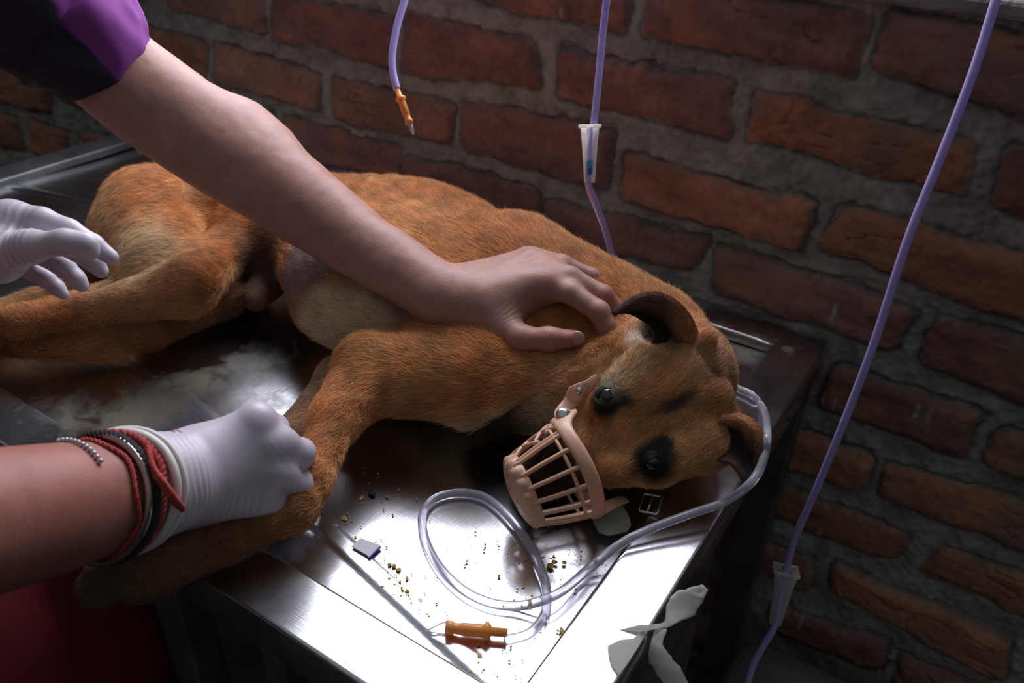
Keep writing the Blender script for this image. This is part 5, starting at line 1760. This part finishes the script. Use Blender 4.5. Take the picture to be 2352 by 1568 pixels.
# crumbs
M_crumb = simple('yellow_food_crumb', (.48, .31, .07), .8, noise=(200, .4))
bm = bmesh.new()
g_ = np.random.default_rng(4)
cl_ = []
for (x0, y0, x1, y1, n, s) in [(740, 1170, 860, 1260, 16, 25), (880, 1290, 960, 1400, 22, 18), (940, 1330, 1180, 1560, 46, 40), (1040, 1240, 1300, 1420, 30, 60), (780, 1100, 1000, 1180, 18, 30), (1200, 1260, 1420, 1300, 26, 30), (1200, 1380, 1290, 1480, 12, 30), (280, 880, 460, 950, 8, 20)]:
    for i in range(n):
        u = g_.random()
        cl_.append((x0 + (x1 - x0) * u + g_.normal() * s, y0 + (y1 - y0) * u + g_.normal() * s * .6, g_.uniform(.0004, .0011) * (1.8 if g_.random() < .12 else 1)))
for x, y, r in cl_ + [(905, 1300, .0022), (915, 1308, .002), (895, 1296, .0018), (1265, 1298, .0026), (1275, 1290, .002), (935, 1358, .002), (790, 1190, .0022), (1218, 1388, .002), (1290, 1448, .0018)]:
    p = P(x, y, -TD + .0012)
    if p[0] > IX1 - .002 or p[1] < IY0 + .002: continue
    M4 = Matrix.Translation(Vector(p)) @ Matrix.Rotation(g_.uniform(0, 6), 4, 'Z') @ Matrix.Diagonal((g_.uniform(.8, 1.8), 1, .6, 1))
    r_ = bmesh.ops.create_icosphere(bm, subdivisions=1, radius=r, matrix=M4)
    for v_ in r_['verts']:
        v_.co += Vector(g_.normal(size=3) * r * .15)
cr = bm_obj('food_crumbs', bm, M_crumb)
tag(cr, 'yellow and brown food crumbs scattered over the tray', 'crumbs', kind='stuff')
M_dark = simple('dark_grit', (.02, .02, .022), .7)
bm = bmesh.new()
r_ = bmesh.ops.create_icosphere(bm, subdivisions=2, radius=.0026, matrix=Matrix.Translation(Vector(P(855, 1132, -TD + .002))) @ Matrix.Diagonal((1.5, 1, .7, 1)))
for v_ in r_['verts']: v_.co += Vector(g_.normal(size=3) * .0004)
o = bm_obj('grit', bm, M_dark)
tag(o, 'small dark lump of grit on the bare tray between the fist and the coil', 'grit')
# plastic crate on the floor behind the table corner
M_crate = simple('grey_plastic', (.10, .115, .115), .5)
cz = T - .42
ck = empty('storage_crate', (.13, .58, 0), 'dark grey plastic crate on the floor by the brick wall', 'crate')
def rrect(x0, x1, y0, y1, r, z, n=8):
    out = []
    for cx, cy, a0 in ((x1 - r, y1 - r, 0), (x0 + r, y1 - r, 90), (x0 + r, y0 + r, 180), (x1 - r, y0 + r, 270)):
        for k_ in range(n + 1):
            a = math.radians(a0 + 90 * k_ / n)
            out.append((cx + r * math.cos(a), cy + r * math.sin(a), z))
    return np.array(out)
pc = Pt(1690, 1490, (-.42 - CH) / ray(1690, 1490)[2])
cx0, cy1 = max(pc[0] - .01, -.098), min(pc[1] + .02, .835)
rings = []
for z, ins in [(.0, .03), (.02, .022), (cz - .03, .006), (cz - .028, -.006), (cz - .002, -.008), (cz, -.006), (cz, .004), (cz - .02, .008), (.02, .03)]:
    rings.append(rrect(cx0 + ins, cx0 + .42 - ins, cy1 - .30 + ins, cy1 - ins, .04, z))
m_ = len(rings[0])
V = np.vstack(rings)
F = [(i * m_ + j, i * m_ + (j + 1) % m_, (i + 1) * m_ + (j + 1) % m_, (i + 1) * m_ + j) for i in range(len(rings) - 1) for j in range(m_)]
F = [list(f) for f in F] + [list(range(m_))[::-1], list(range((len(rings) - 1) * m_, len(rings) * m_))]
geo_obj('crate_body', [(V, F)], M_crate, ck)
lidr = [rrect(cx0 - .004 + i_, cx0 + .424 - i_, cy1 - .304 + i_, cy1 + .004 - i_, .042, cz + h_) for i_, h_ in ((0, .001), (0, .010), (.004, .013), (.03, .013), (.034, .009), (.10, .009))]
V = np.vstack(lidr)
F = [[i * m_ + j, i * m_ + (j + 1) % m_, (i + 1) * m_ + (j + 1) % m_, (i + 1) * m_ + j] for i in range(len(lidr) - 1) for j in range(m_)]
F += [list(range(m_))[::-1], list(range((len(lidr) - 1) * m_, len(lidr) * m_))]
geo_obj('lid', [(V, F)], M_crate, ck)
